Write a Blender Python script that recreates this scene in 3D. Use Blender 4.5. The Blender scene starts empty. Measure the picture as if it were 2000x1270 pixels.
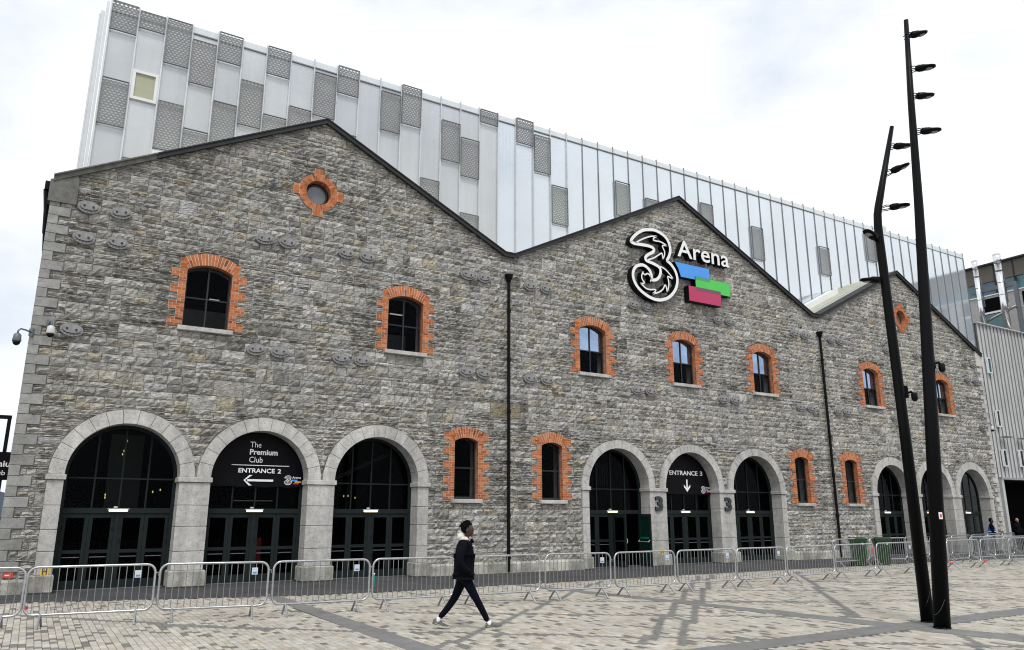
import bpy, bmesh, math, random
import numpy as np
from mathutils import Vector, Matrix
random.seed(7); rng = np.random.default_rng(7)
sc = bpy.context.scene
C = sc.collection
PI = math.pi

# ------------------------------------------------------------------ camera
CAM = np.array([-23.19, -23.80, 1.93]); YAW, PITCH = 0.5464, 0.2428
cd = bpy.data.cameras.new('camera'); cam = bpy.data.objects.new('camera', cd); C.objects.link(cam)
cam.location = CAM; cam.rotation_euler = (PI/2+PITCH, 0, -YAW)
cd.sensor_width = 36; cd.lens = 1498.8/2000*36; cd.clip_end = 5000; cd.clip_start = .05
sc.camera = cam

# ------------------------------------------------------------------ sky, sun, exposure
SUN_EL, SUN_AZ = math.radians(58), math.radians(205)      # azimuth clockwise from +Y
w = bpy.data.worlds.new('World'); sc.world = w; w.use_nodes = True
nt = w.node_tree; nt.nodes.clear()
def N(tree, t, **kw):
    n = tree.nodes.new(t)
    for k, v in kw.items(): setattr(n, k, v)
    return n
out = N(nt, 'ShaderNodeOutputWorld'); bg = N(nt, 'ShaderNodeBackground'); bg.inputs[1].default_value = .115
sky = N(nt, 'ShaderNodeTexSky', sky_type='NISHITA', sun_disc=False, sun_elevation=SUN_EL, sun_rotation=SUN_AZ, air_density=1.0, dust_density=2.0)
tc = N(nt, 'ShaderNodeTexCoord')
n1 = N(nt, 'ShaderNodeTexNoise'); n1.inputs['Scale'].default_value = 2.3; n1.inputs['Detail'].default_value = 7; n1.inputs['Roughness'].default_value = .55
mp = N(nt, 'ShaderNodeMapping'); mp.inputs['Location'].default_value = (5.2, 8.1, 2.2); mp.inputs['Scale'].default_value = (1, 1, 1.9)
cr = N(nt, 'ShaderNodeValToRGB')
cr.color_ramp.elements[0].position = .37; cr.color_ramp.elements[0].color = (6.2, 6.7, 7.4, 1)
cr.color_ramp.elements[1].position = .585; cr.color_ramp.elements[1].color = (9.3, 9.35, 9.4, 1)
mx = N(nt, 'ShaderNodeMix', data_type='RGBA'); mx.inputs[0].default_value = .95
L = nt.links.new
L(tc.outputs['Generated'], mp.inputs['Vector']); L(mp.outputs[0], n1.inputs['Vector']); L(n1.outputs[0], cr.inputs[0])
L(sky.outputs[0], mx.inputs[6]); L(cr.outputs[0], mx.inputs[7]); L(mx.outputs[2], bg.inputs[0]); L(bg.outputs[0], out.inputs[0])
sd = bpy.data.lights.new('sun', 'SUN'); sd.energy = 1.5; sd.angle = math.radians(14); sd.color = (1, .97, .92)
so = bpy.data.objects.new('sun', sd); C.objects.link(so)
so.rotation_euler = (PI/2-SUN_EL, 0, -SUN_AZ+PI)
vs = sc.view_settings; vs.view_transform = 'Standard'; vs.look = 'None'; vs.gamma = 1; vs.exposure = .22; vs.use_curve_mapping = False
sc.cycles.filter_width = 1.1

# ------------------------------------------------------------------ materials
def mat(name, col=(.5,.5,.5), rough=.7, metal=0, var=.12, vscale=3., bump=0., bscale=30., bdist=.01, attr=None, emit=0, spec=.5, coat=0, stain=0., stretch=(1,1,1), transl=0., sheen=0, ridge=0, trans=None, streak=0, speck=0, ior=0):
    m = bpy.data.materials.new(name); m.use_nodes = True; t = m.node_tree; l = t.links.new
    p = t.nodes['Principled BSDF']; p.inputs['Roughness'].default_value = rough; p.inputs['Metallic'].default_value = metal
    p.inputs['Specular IOR Level'].default_value = spec
    if coat: p.inputs['Coat Weight'].default_value = coat; p.inputs['Coat Roughness'].default_value = .08
    if sheen: p.inputs['Sheen Weight'].default_value = sheen
    tcn = N(t, 'ShaderNodeTexCoord'); mpn = N(t, 'ShaderNodeMapping'); mpn.inputs['Scale'].default_value = stretch
    l(tcn.outputs['Object'], mpn.inputs[0]); vec = mpn.outputs[0]
    if attr: a = N(t, 'ShaderNodeAttribute', attribute_name=attr); colo = a.outputs['Color']
    else: r = N(t, 'ShaderNodeRGB'); r.outputs[0].default_value = (*col, 1); colo = r.outputs[0]
    def mul(c, scale, lo, hi, detail=6):
        n = N(t, 'ShaderNodeTexNoise'); n.inputs['Scale'].default_value = scale; n.inputs['Detail'].default_value = detail; n.inputs['Roughness'].default_value = .6
        l(vec, n.inputs['Vector'])
        mr = N(t, 'ShaderNodeMapRange'); mr.inputs[1].default_value = .3; mr.inputs[2].default_value = .7; mr.inputs[3].default_value = lo; mr.inputs[4].default_value = hi
        l(n.outputs[0], mr.inputs[0])
        vm = N(t, 'ShaderNodeVectorMath', operation='SCALE'); l(c, vm.inputs[0]); l(mr.outputs[0], vm.inputs['Scale']); return vm.outputs[0]
    if var: colo = mul(colo, vscale, 1-var, 1+var)
    if stain: colo = mul(colo, .35, 1-stain, 1+stain*.7, 4)
    if streak:     # rain streaks
        ns = N(t, 'ShaderNodeTexNoise'); ns.inputs['Scale'].default_value = 1.; ns.inputs['Detail'].default_value = 5
        mm = N(t, 'ShaderNodeMapping'); mm.inputs['Scale'].default_value = (2.6,2.6,.16); l(tcn.outputs['Object'], mm.inputs[0]); l(mm.outputs[0], ns.inputs['Vector'])
        mr = N(t, 'ShaderNodeMapRange'); mr.inputs[1].default_value = .38; mr.inputs[2].default_value = .62; mr.inputs[3].default_value = 1-streak; mr.inputs[4].default_value = 1+streak*.35; l(ns.outputs[0], mr.inputs[0])
        vm = N(t, 'ShaderNodeVectorMath', operation='SCALE'); l(colo, vm.inputs[0]); l(mr.outputs[0], vm.inputs['Scale']); colo = vm.outputs[0]
    if speck:      # pits
        ns = N(t, 'ShaderNodeTexNoise'); ns.inputs['Scale'].default_value = 26; ns.inputs['Detail'].default_value = 3; l(vec, ns.inputs['Vector'])
        mr = N(t, 'ShaderNodeMapRange'); mr.inputs[1].default_value = .30; mr.inputs[2].default_value = .42; mr.inputs[3].default_value = 1-speck; mr.inputs[4].default_value = 1; l(ns.outputs[0], mr.inputs[0])
        vm = N(t, 'ShaderNodeVectorMath', operation='SCALE'); l(colo, vm.inputs[0]); l(mr.outputs[0], vm.inputs['Scale']); colo = vm.outputs[0]
    if ior: p.inputs['IOR'].default_value = ior
    l(colo, p.inputs['Base Color'])
    if bump:
        n = N(t, 'ShaderNodeTexNoise'); n.inputs['Scale'].default_value = bscale; n.inputs['Detail'].default_value = 8; n.inputs['Roughness'].default_value = .65
        l(vec, n.inputs['Vector'])
        b = N(t, 'ShaderNodeBump'); b.inputs['Strength'].default_value = bump; b.inputs['Distance'].default_value = bdist
        l(n.outputs[0], b.inputs['Height']); l(b.outputs[0], p.inputs['Normal'])
        if ridge:
            n2 = N(t, 'ShaderNodeTexNoise', noise_type='RIDGED_MULTIFRACTAL'); n2.inputs['Scale'].default_value = ridge; n2.inputs['Detail'].default_value = 3; n2.inputs['Roughness'].default_value = .5
            m2 = N(t, 'ShaderNodeMapping'); m2.inputs['Scale'].default_value = (.6,1,1.5); m2.inputs['Rotation'].default_value = (0,.35,0); l(tcn.outputs['Object'], m2.inputs[0]); l(m2.outputs[0], n2.inputs['Vector'])
            b2 = N(t, 'ShaderNodeBump'); b2.inputs['Strength'].default_value = 1.; b2.inputs['Distance'].default_value = .06
            l(n2.outputs[0], b2.inputs['Height']); l(b.outputs[0], b2.inputs['Normal']); l(b2.outputs[0], p.inputs['Normal'])
    if emit and emit != 1.4: m.cycles.emission_sampling = 'NONE'
    if emit: p.inputs['Emission Color'].default_value = (*col, 1); p.inputs['Emission Strength'].default_value = emit
    if trans is not None:
        tb = N(t, 'ShaderNodeBsdfTransparent'); tb.inputs[0].default_value = (*trans, 1); gb = N(t, 'ShaderNodeBsdfGlossy'); gb.inputs['Roughness'].default_value = rough; gb.inputs[0].default_value = (.85,.92,1,1)
        fr = N(t, 'ShaderNodeFresnel'); fr.inputs[0].default_value = 1+spec; ms = N(t, 'ShaderNodeMixShader'); l(fr.outputs[0], ms.inputs[0]); l(tb.outputs[0], ms.inputs[1]); l(gb.outputs[0], ms.inputs[2]); l(ms.outputs[0], t.nodes['Material Output'].inputs[0])
    if transl:
        tr = N(t, 'ShaderNodeBsdfTranslucent'); l(colo, tr.inputs[0]); ms = N(t, 'ShaderNodeMixShader'); ms.inputs[0].default_value = transl
        l(p.outputs[0], ms.inputs[1]); l(tr.outputs[0], ms.inputs[2]); l(ms.outputs[0], t.nodes['Material Output'].inputs[0])
    return m
M = {}
M['mortar'] = mat('stone mortar', (.42,.40,.37), .95, bump=.6, bscale=40, var=.2, stain=.2)
M['stone'] = mat('rock faced limestone', rough=.95, attr='Col', var=.34, vscale=13, bump=1.0, bscale=14, bdist=.09, stain=.12, stretch=(.75,1,1.6), spec=.1, ridge=4.5, streak=.16)
M['ashlar'] = mat('dressed limestone', (.53,.52,.495), .9, var=.16, vscale=7, bump=.6, bscale=28, bdist=.016, stain=.2, spec=.15, streak=.16, speck=.4)
M['plinth'] = mat('mossy plinth limestone', (.46,.45,.40), .95, var=.3, vscale=4, bump=.6, bscale=24, bdist=.02, stain=.3, spec=.1, streak=.35, speck=.6)
M['quoin'] = mat('quoin limestone', rough=.9, attr='Col', speck=.35, var=.2, vscale=6, bump=.5, bscale=25, bdist=.012, stain=.15, spec=.2)
M['brick'] = mat('orange brick', rough=.9, attr='Col', var=.15, vscale=14, bump=.25, bscale=60, bdist=.004, spec=.1)
M['brickmortar'] = mat('pale brick mortar', (.74,.66,.58), .95, var=.1)
M['coping'] = mat('dark grey verge metal', (.03,.031,.034), .6, var=.15, vscale=2, spec=.25)
M['copestone'] = mat('mossy coping stone', (.15,.148,.135), .95, var=.3, vscale=6, bump=.5)
M['blackiron'] = mat('black painted iron', (.003,.003,.0035), .5, var=.1, spec=.15)
M['frame'] = mat('dark green grey door paint', (.0125,.0185,.0195), .6, var=.12, spec=.15)
M['wframe'] = mat('black window paint', (.026,.029,.031), .45, var=.1, spec=.3)
M['glass'] = mat('dark door glass', (.01,.01,.01), .03, spec=.11, trans=(.45,.47,.47))
M['glass2'] = mat('window glass', (.01,.01,.01), .02, spec=.13, trans=(.55,.57,.6))
M['glass3'] = mat('blue reflecting window glass', (.30,.40,.56), .03, 1., var=.35, vscale=1.1)
M['greenglass'] = mat('green door glass', (.004,.028,.02), .1, spec=.2)
M['greyglass'] = mat('grey oculus glass', (.16,.18,.21), .1, spec=.6)
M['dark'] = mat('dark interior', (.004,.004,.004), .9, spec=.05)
M['lamp'] = mat('lit tube lamp', (1,.86,.55), .4, emit=1.4, var=0)
M['iron'] = mat('grey cast iron', (.27,.27,.272), .85, spec=.2, stain=.2, var=.25, vscale=8, bump=.3)
M['ironface'] = mat('dark bolt iron', (.05,.05,.05), .7, spec=.2)
M['poly'] = mat('ribbed polycarbonate', (.58,.61,.635), .12, .08, var=.08, vscale=.5, ior=2.2, transl=.14, stain=.06, streak=.05)
M['poly2'] = mat('ribbed polycarbonate, greyer', (.51,.54,.565), .14, .08, var=.08, vscale=.5, ior=2.2, transl=.14, stain=.06, streak=.07)
M['poly3'] = mat('ribbed polycarbonate, whiter', (.64,.665,.68), .12, .08, var=.08, vscale=.5, ior=2.2, transl=.16, stain=.06, streak=.05)
M['polysky'] = mat('cladding with painted sky sheen', (.70,.755,.81), .07, .5, var=.05, vscale=.4, ior=2.4, transl=.08, stain=.04)  # right-hand panels: sky reflection worked into a paler, more metallic colour
M['clear'] = mat('parapet glass', (.78,.82,.83), .12, .2, var=.05, spec=.6, transl=.45)
M['hall'] = mat('pale hall wall', (.62,.64,.66), .8, var=.12, vscale=.4)
M['alu'] = mat('pale aluminium', (.62,.64,.65), .35, .55, var=.06)
M['alud'] = mat('dark aluminium', (.22,.23,.24), .4, .5, var=.06)
M['mesh'] = mat('expanded aluminium mesh', (.52,.52,.53), .5, .3, var=.08)
M['meshback'] = mat('grey mesh backing', (.33,.34,.345), .6, var=.1)
M['blind'] = mat('olive window blind', (.42,.42,.30), .7, var=.05)
M['white'] = mat('white frame', (.78,.79,.8), .45, var=.04)
M['roof'] = mat('yellow green roof sheet', (.42,.42,.31), .5, var=.12, vscale=1.5)
M['gal'] = mat('galvanised steel', (.50,.51,.52), .3, .9, var=.2, vscale=12)
M['bar'] = mat('dull galvanised bars', (.30,.31,.32), .42, .85, var=.25, vscale=9)
M['leg'] = mat('darker galvanised legs', (.36,.37,.38), .35, .9, var=.2, vscale=12)
M['asphalt'] = mat('asphalt', (.07,.07,.073), .95, var=.22, vscale=1.3, bump=.5, bscale=90, bdist=.01, stain=.2, spec=.2)
M['band'] = mat('grey granite band', (.185,.185,.18), .9, var=.16, vscale=4, bump=.3, bscale=70, bdist=.005, stain=.12, spec=.25)
M['joint'] = mat('sandy paving joint', (.27,.26,.235), .95, var=.2, vscale=4, stain=.1)
M['paver'] = mat('clay paver', rough=.88, attr='Col', var=.13, vscale=5, bump=.3, bscale=80, bdist=.004, stain=.13, spec=.25)
M['pole'] = mat('black pole paint', (.002,.0023,.0028), .45, var=.15, vscale=2, spec=.12)
M['lens'] = mat('floodlight lens', (.30,.30,.28), .2, var=.05)
M['signwhite'] = mat('white sign face', (.86,.87,.87), .35, var=.02)
M['signblack'] = mat('black sign return', (.003,.0035,.004), .45, var=.1, spec=.2)
M['blue'] = mat('sky blue sign face', (.055,.31,.84), .3, var=.05, vscale=1.2)
M['green'] = mat('green sign face', (.06,.56,.075), .3, var=.05, vscale=1.2)
M['pink'] = mat('magenta sign face', (.48,.02,.11), .3, var=.06, vscale=1.2)
M['dkgreen'] = mat('overlap green', (.06,.33,.11), .3, var=.05)
M['dkpink'] = mat('overlap mauve', (.17,.055,.10), .3, var=.05)
M['banner'] = mat('black banner vinyl', (.0025,.0025,.0045), .55, var=.2, vscale=1.5, bump=.25, bscale=2.5, bdist=.05, spec=.12)
M['num'] = mat('grey green numeral', (.045,.058,.058), .6, var=.1, spec=.2)
M['yellow'] = mat('yellow plate', (.75,.50,.02), .5, var=.05)
M['red'] = mat('red plate', (.62,.05,.03), .5, var=.05)
M['tag'] = mat('pale barrier plate', (.55,.60,.64), .5, var=.05)
M['tagblue'] = mat('blue barrier mark', (.05,.25,.65), .5)
M['teal'] = mat('teal tape', (.0,.22,.2), .5)
M['bin'] = mat('dark green plastic', (.009,.04,.011), .45, var=.12)
M['rubber'] = mat('black rubber', (.01,.01,.01), .8)
M['corr'] = mat('ribbed grey cladding', (.74,.745,.745), .4, .25, var=.08, vscale=.8, stain=.1)
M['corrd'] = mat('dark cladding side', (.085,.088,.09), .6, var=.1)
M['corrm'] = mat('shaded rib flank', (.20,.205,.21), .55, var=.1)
M['brown'] = mat('brown roof fascia', (.11,.095,.078), .7, var=.08)
M['ostone'] = mat('pale office stone', (.40,.39,.37), .9, var=.15, vscale=6, bump=.3)
M['oglass'] = mat('teal office glass', (.03,.13,.15), .08, var=.25, vscale=.6, spec=.7)
M['oglassb'] = mat('blue office glass', (.02,.08,.17), .06, var=.25, vscale=.6, spec=.7)
M['flue'] = mat('polished flue steel', (.75,.76,.77), .14, 1., var=.05)
M['steel'] = mat('blue grey steel', (.14,.16,.18), .5, .3)
M['camwhite'] = mat('white camera shell', (.6,.6,.6), .4)
M['navy'] = mat('dark navy quilted jacket', (.0022,.003,.006), .85, var=.3, vscale=9, bump=.6, bscale=9, bdist=.03, spec=.1)
M['jeans'] = mat('dark navy trousers', (.0022,.0034,.0085), .9, var=.25, vscale=14, bump=.3, bscale=22, spec=.1)
M['skin'] = mat('dark skin', (.06,.03,.018), .5, var=.1)
M['skin2'] = mat('pale skin', (.45,.26,.19), .5, var=.1)
M['hood'] = mat('cream fleece hood', (.66,.63,.57), .95, var=.12, vscale=20, bump=.4, bscale=40)
M['hair'] = mat('black hair', (.0015,.0013,.0012), .8, spec=.1, bump=.6, bscale=60)
M['shoe'] = mat('grey trainer', (.10,.099,.097), .75, var=.35, vscale=20, bump=.3, bscale=50)
M['sole'] = mat('off white sole', (.55,.53,.46), .8, var=.15)
M['sock'] = mat('white sock', (.75,.75,.75), .9)
M['vest'] = mat('blue vest', (.02,.13,.45), .7, var=.1)
M['strip'] = mat('silver vest strip', (.55,.62,.68), .4)
M['hill'] = mat('far blue hill', (.10,.14,.18), .95, var=.1)

# ------------------------------------------------------------------ mesh helpers
class MB:
    def __init__(s): s.v = []; s.f = []; s.c = []; s.mi = []
    def add(s, vs, fs, col=None, mi=0):
        o = len(s.v); s.v += [tuple(map(float, p)) for p in vs]; s.f += [tuple(i+o for i in f) for f in fs]
        s.mi += [mi]*len(fs)
        if col is not None: s.c += [col]*len(vs)
        return s
    def box(s, x0, x1, y0, y1, z0, z1, col=None, mi=0):
        return s.add([(x0,y0,z0),(x1,y0,z0),(x1,y1,z0),(x0,y1,z0),(x0,y0,z1),(x1,y0,z1),(x1,y1,z1),(x0,y1,z1)],
            [(0,3,2,1),(4,5,6,7),(0,1,5,4),(1,2,6,5),(2,3,7,6),(3,0,4,7)], col, mi)
    def prism(s, poly, y0, y1, col=None, mi=0, cap=(1,1)):   # polygon in (x, z), extruded along y; counter-clockwise seen from -y
        n = len(poly); vs = [(x,y0,z) for x,z in poly]+[(x,y1,z) for x,z in poly]; fs = []
        if cap[0]: fs.append(tuple(range(n)))
        if cap[1]: fs.append(tuple(range(2*n-1, n-1, -1)))
        fs += [((i+1)%n, i, i+n, (i+1)%n+n) for i in range(n)]
        return s.add(vs, fs, col, mi)
    def tube(s, pts, r, n=8, closed=False, cap=True, col=None, mi=0):
        pts = [Vector(p) for p in pts]; k = len(pts); rr = r if isinstance(r, (list, tuple)) else [r]*k
        rings = []; prev = None
        for i, p in enumerate(pts):
            a = pts[i-1] if (i or closed) else p; b = pts[(i+1) % k] if (i < k-1 or closed) else p
            t = (b-a).normalized()
            if prev is None:
                u = Vector((0,0,1)) if abs(t.z) < .9 else Vector((0,1,0)); u = (u-t*u.dot(t)).normalized()
            else:
                u = prev-t*prev.dot(t); u = u.normalized() if u.length > 1e-6 else t.orthogonal().normalized()
            prev = u; q = t.cross(u)
            rings.append([p+(u*math.cos(2*PI*j/n)+q*math.sin(2*PI*j/n))*rr[i] for j in range(n)])
        vs = [v for g in rings for v in g]; fs = []
        for i in range(k if closed else k-1):
            for j in range(n): fs.append((i*n+j, i*n+(j+1)%n, ((i+1)%k)*n+(j+1)%n, ((i+1)%k)*n+j))
        if cap and not closed: fs += [tuple(range(n-1,-1,-1)), tuple(range((k-1)*n, k*n))]
        return s.add(vs, fs, col, mi)
    def loft(s, rings, cap=True, col=None, mi=0):
        n = len(rings[0]); vs = [v for g in rings for v in g]; fs = []
        for i in range(len(rings)-1):
            for j in range(n): fs.append((i*n+j, i*n+(j+1)%n, (i+1)*n+(j+1)%n, (i+1)*n+j))
        if cap: fs += [tuple(range(n-1,-1,-1)), tuple(range((len(rings)-1)*n, len(rings)*n))]
        return s.add(vs, fs, col, mi)
    def build(s, name, m, parent=None, smooth=False, kind=None, loc=None, fixn=False):
        me = bpy.data.meshes.new(name); me.from_pydata(s.v, [], s.f)
        for mm in (m if isinstance(m, (list, tuple)) else [m]): me.materials.append(mm)
        if any(s.mi): me.polygons.foreach_set('material_index', s.mi)
        if s.c:
            a = me.color_attributes.new('Col', 'FLOAT_COLOR', 'POINT')
            arr = np.ones((len(s.v), 4), np.float32); arr[:, :3] = np.array(s.c, np.float32)[:, :3]; a.data.foreach_set('color', arr.ravel())
        if fixn:
            b = bmesh.new(); b.from_mesh(me); bmesh.ops.recalc_face_normals(b, faces=b.faces); b.to_mesh(me); b.free()
        if smooth: me.polygons.foreach_set('use_smooth', [True]*len(me.polygons))
        me.update(); return link(name, me, parent, kind, loc)
def link(name, me, parent=None, kind=None, loc=None):
    o = bpy.data.objects.new(name, me); C.objects.link(o); o.parent = parent
    if kind: o['kind'] = kind
    if loc is not None: o.location = loc
    return o
def thing(name, label, cat, loc=(0,0,0), rz=0, group=None):
    o = bpy.data.objects.new(name, None); C.objects.link(o); o.location = loc; o.rotation_euler = (0,0,rz); o.empty_display_size = .3
    tag(o, label, cat, group); return o
def tag(o, label, cat, group=None):
    o['label'] = label; o['category'] = cat
    if group: o['group'] = group
    return o
def copy_tree(o, parent=None):
    c = o.copy(); C.objects.link(c); c.parent = parent
    for ch in list(o.children): copy_tree(ch, c)
    return c
def text_mesh(body, size=1., extrude=0., bold=0., align='LEFT', spacing=1.):
    cu = bpy.data.curves.new('text', 'FONT'); cu.body = body; cu.size = size; cu.extrude = extrude; cu.offset = bold; cu.align_x = align; cu.space_character = spacing; cu.resolution_u = 3
    ob = bpy.data.objects.new('text', cu); C.objects.link(ob)
    dg = bpy.context.evaluated_depsgraph_get(); dg.update()
    me = bpy.data.meshes.new_from_object(ob.evaluated_get(dg)); bpy.data.objects.remove(ob); me.materials.clear(); return me
def place_xz(me, x, y, z, sx=1, sz=1):     # text plane (x,y) -> facade plane (x,z), facing -y
    n = len(me.vertices); co = np.empty(n*3, np.float32); me.vertices.foreach_get('co', co); co = co.reshape(-1,3)
    new = np.stack([x+co[:,0]*sx, y-co[:,2], z+co[:,1]*sz], 1).astype(np.float32); me.vertices.foreach_set('co', new.ravel()); me.update(); return me
def proj_area(x, y, z, area, nrm):          # how large a piece shows in the photograph
    d = np.array([x,y,z])-CAM; r = np.linalg.norm(d); f = np.array([math.sin(YAW)*math.cos(PITCH), math.cos(YAW)*math.cos(PITCH), math.sin(PITCH)])
    rt = np.array([math.cos(YAW), -math.sin(YAW), 0]); up = np.cross(rt, f); dz = d@f
    if dz < .5: return 0
    u, v = d@rt/dz*1498.8, d@up/dz*1498.8
    if abs(u) > 990 or abs(v) > 625: return 0
    return area*abs(d@np.array(nrm))/r/dz**2
def catmull(P, n=6, closed=False):
    P = [np.array(p, float) for p in P]; k = len(P); out = []
    for i in range(k if closed else k-1):
        a, b, c, d = (P[(i-1) % k] if closed or i else P[i]), P[i], P[(i+1) % k], (P[(i+2) % k] if closed or i < k-2 else P[(i+1) % k])
        for j in range(n):
            t = j/n; out.append(.5*((2*b)+(-a+c)*t+(2*a-5*b+4*c-d)*t*t+(-a+3*b-3*c+d)*t**3))
    if not closed: out.append(P[-1])
    return out

# ================================================================== SETTING: ground
MB().box(-900, 900, -900, 900, -.6, -.03).build('ground', M['asphalt'], kind='structure')
EDGE = [(-40,-1.2),(-23.54,-2.11),(-22.25,-2.52),(-19.38,-3.34),(-17.1,-4.0),(-14.4,-4.2),(-11.2,-4.07),(-5.2,-3.95),(4,-4.02),(30,-4.0)]
def edge_y(x): return float(np.interp(x, [p[0] for p in EDGE], [p[1] for p in EDGE]))
b = MB(); n = len(EDGE); b.add([(x,y,-.006) for x,y in EDGE]+[(x,.6,-.006) for x,_ in EDGE], [(i,i+1,n+i+1,n+i) for i in range(n-1)])
b.build('asphalt_path', M['asphalt'], kind='structure')
pav = MB().add([(-45,-45,-.02),(60,-45,-.02),(60,-1,-.02),(-45,-1,-.02)], [(0,1,2,3)]).build('pavement', M['joint'], kind='structure')
B1 = [(-18.22,-14),(-17.74,-14),(-17.72,-3.85),(-18.1,-4.3)]
B2 = [(-9.45,-20),(-8.75,-20),(-8.97,-16.65),(-9.4,-14.41),(-9.95,-10.67),(-10.75,-5.2),(-10.9,-4.2),(-11.3,-4.2),(-11.15,-5.2),(-10.95,-6.85),(-10.36,-11.17),(-10.04,-14.59),(-9.65,-16.97)]
B3 = [(-26,-15.45),(20,-14.9),(20,-14.35),(-26,-14.9)]
def inpoly(x, y, P):
    c = False; j = len(P)-1
    for i in range(len(P)):
        if (P[i][1] > y) != (P[j][1] > y) and x < (P[j][0]-P[i][0])*(y-P[i][1])/(P[j][1]-P[i][1])+P[i][0]: c = not c
        j = i
    return c
def slabs(name, quads, z):
    for q in quads:
        m = MB(); cx = sum(p[0] for p in q)/4; cy = sum(p[1] for p in q)/4
        q2 = [(cx+(x-cx)*.997, cy+(y-cy)*.997) for x, y in q]
        m.add([(x,y,z) for x,y in q2]+[(x,y,z-.03) for x,y in q2], [(0,1,2,3),(0,4,5,1),(1,5,6,2),(2,6,7,3),(3,7,4,0)]); m.build('band_slab', M['band'], pav, fixn=False)
def lerp(a, b, t): return (a[0]+(b[0]-a[0])*t, a[1]+(b[1]-a[1])*t)
k = 9; slabs('b1', [[lerp((-18.24,-14),(-18.1,-4.0),i/k), lerp((-17.76,-14),(-17.72,-4.0),i/k), lerp((-17.76,-14),(-17.72,-4.0),(i+1)/k), lerp((-18.24,-14),(-18.1,-4.0),(i+1)/k)] for i in range(k)], .004)
lft = [(-9.45,-20),(-9.65,-16.97),(-10.04,-14.59),(-10.36,-11.17),(-10.95,-6.85),(-11.3,-4.2)]; rgt = [(-8.75,-20),(-8.97,-16.65),(-9.4,-14.41),(-9.95,-10.67),(-10.75,-5.2),(-10.9,-4.2)]
q = []
for a0, a1, b0, b1 in zip(lft[:-1], lft[1:], rgt[:-1], rgt[1:]):
    for t in (0, .5): q.append([lerp(a0,a1,t), lerp(b0,b1,t), lerp(b0,b1,t+.5), lerp(a0,a1,t+.5)])
slabs('b2', q, .004)
q = [[(-26+i*1.15, -15.45+i*.01375), (-26+(i+1)*1.15, -15.45+(i+1)*.01375), (-26+(i+1)*1.15, -14.9+(i+1)*.01375), (-26+i*1.15, -14.9+i*.01375)] for i in range(34)]
slabs('b3', q, .008)
DL = []   # thin lines of dark pavers
for (x0,y0,x1,y1) in [(-19,-13.8,-8.24,-4.42),(-14.93,-14.1,-4.2,-4.4),(-14.48,-14.38,-3.5,-4.3),(-9.21,-13.66,0.,-4.9),
    (-16.6,-8.37,-9,-13.9),(-14.6,-6.8,-6.5,-12.5),(-17.4,-11,-12.5,-15.1),(-24,-8.3,-22.4,-10),(-24,-3.9,-19.4,-9.5),(-21,-7.85,-17.6,-11),(-3,-9.0,2,-13.4),(-5.6,-12.2,-1,-15),(-3.4,-7.2,.5,-11.5),
    (-12,-15.6,-8.5,-18.5),(-9.0,-7.6,-2,-11.6),(-10.2,-9.85,-4,-13.4),(0,-8.5,6,-13),(-11.8,-17.8,-9.5,-15.8)]: DL.append((x0,y0,x1,y1))
def dline(x, y):
    for x0,y0,x1,y1 in DL:
        dx, dy = x1-x0, y1-y0; l2 = dx*dx+dy*dy; t = ((x-x0)*dx+(y-y0)*dy)/l2
        if 0 <= t <= 1 and abs((x-x0)*dy-(y-y0)*dx)/math.sqrt(l2) < .085: return True
    return False
PALP = [(.49,.47,.43),(.45,.437,.41),(.43,.40,.35),(.445,.395,.34),(.19,.184,.173),(.53,.51,.47),(.40,.385,.355)]
PWT = [.25,.22,.15,.09,.12,.10,.07]
PW, PL = .105, .21
pieces = []
for i in range(int((14+27)/PW)):
    x = -27+i*PW; off = (i % 2)*PL/2+random.uniform(-.01,.01)
    yt = edge_y(x+PW/2); y = -18.4+off
    while y+PL < yt:
        yc, xc = y+PL/2, x+PW/2
        d = (xc-CAM[0])*math.sin(YAW)+(yc-CAM[1])*math.cos(YAW); sx = (xc-CAM[0])*math.cos(YAW)-(yc-CAM[1])*math.sin(YAW)
        if d > 6 and -0.72*d-2 < sx < .72*d+2 and not (inpoly(xc,yc,B1) or inpoly(xc,yc,B2) or inpoly(xc,yc,B3)):
            col = np.array((.20,.197,.187) if dline(xc,yc) else np.array(PALP[rng.choice(7, p=PWT)])*np.array((1.0,.975,.93)))*random.uniform(.84,.98)
            pieces.append((proj_area(xc,yc,0,PW*PL,(0,0,1)), x, y, col))
        y += PL
pieces.sort(key=lambda p: -p[0])
def paver(m, x, y, col, g=.004, z=None):
    z = random.uniform(-.002,.003) if z is None else z; x0,x1,y0,y1 = x+g,x+PW-g,y+g,y+PL-g; e = .006
    tz = [z+random.uniform(-.0015,.0015) for _ in range(4)]
    m.add([(x0,y0,-.02),(x1,y0,-.02),(x1,y1,-.02),(x0,y1,-.02),(x0,y0,z-.004),(x1,y0,z-.004),(x1,y1,z-.004),(x0,y1,z-.004),(x0+e,y0+e,tz[0]),(x1-e,y0+e,tz[1]),(x1-e,y1-e,tz[2]),(x0+e,y1-e,tz[3])],
          [(0,1,5,4),(1,2,6,5),(2,3,7,6),(3,0,4,7),(4,5,9,8),(5,6,10,9),(6,7,11,10),(7,4,8,11),(8,9,10,11)], tuple(col))
for p in pieces[:300]:
    m = MB(); paver(m, -PW/2, -PL/2, p[3]); m.build('paver', M['paver'], pav, loc=(p[1]+PW/2, p[2]+PL/2, 0))
m = MB()
for p in pieces[300:]: paver(m, p[1], p[2], p[3])
m.build('pavers', M['paver'], pav, kind='stuff')

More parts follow.
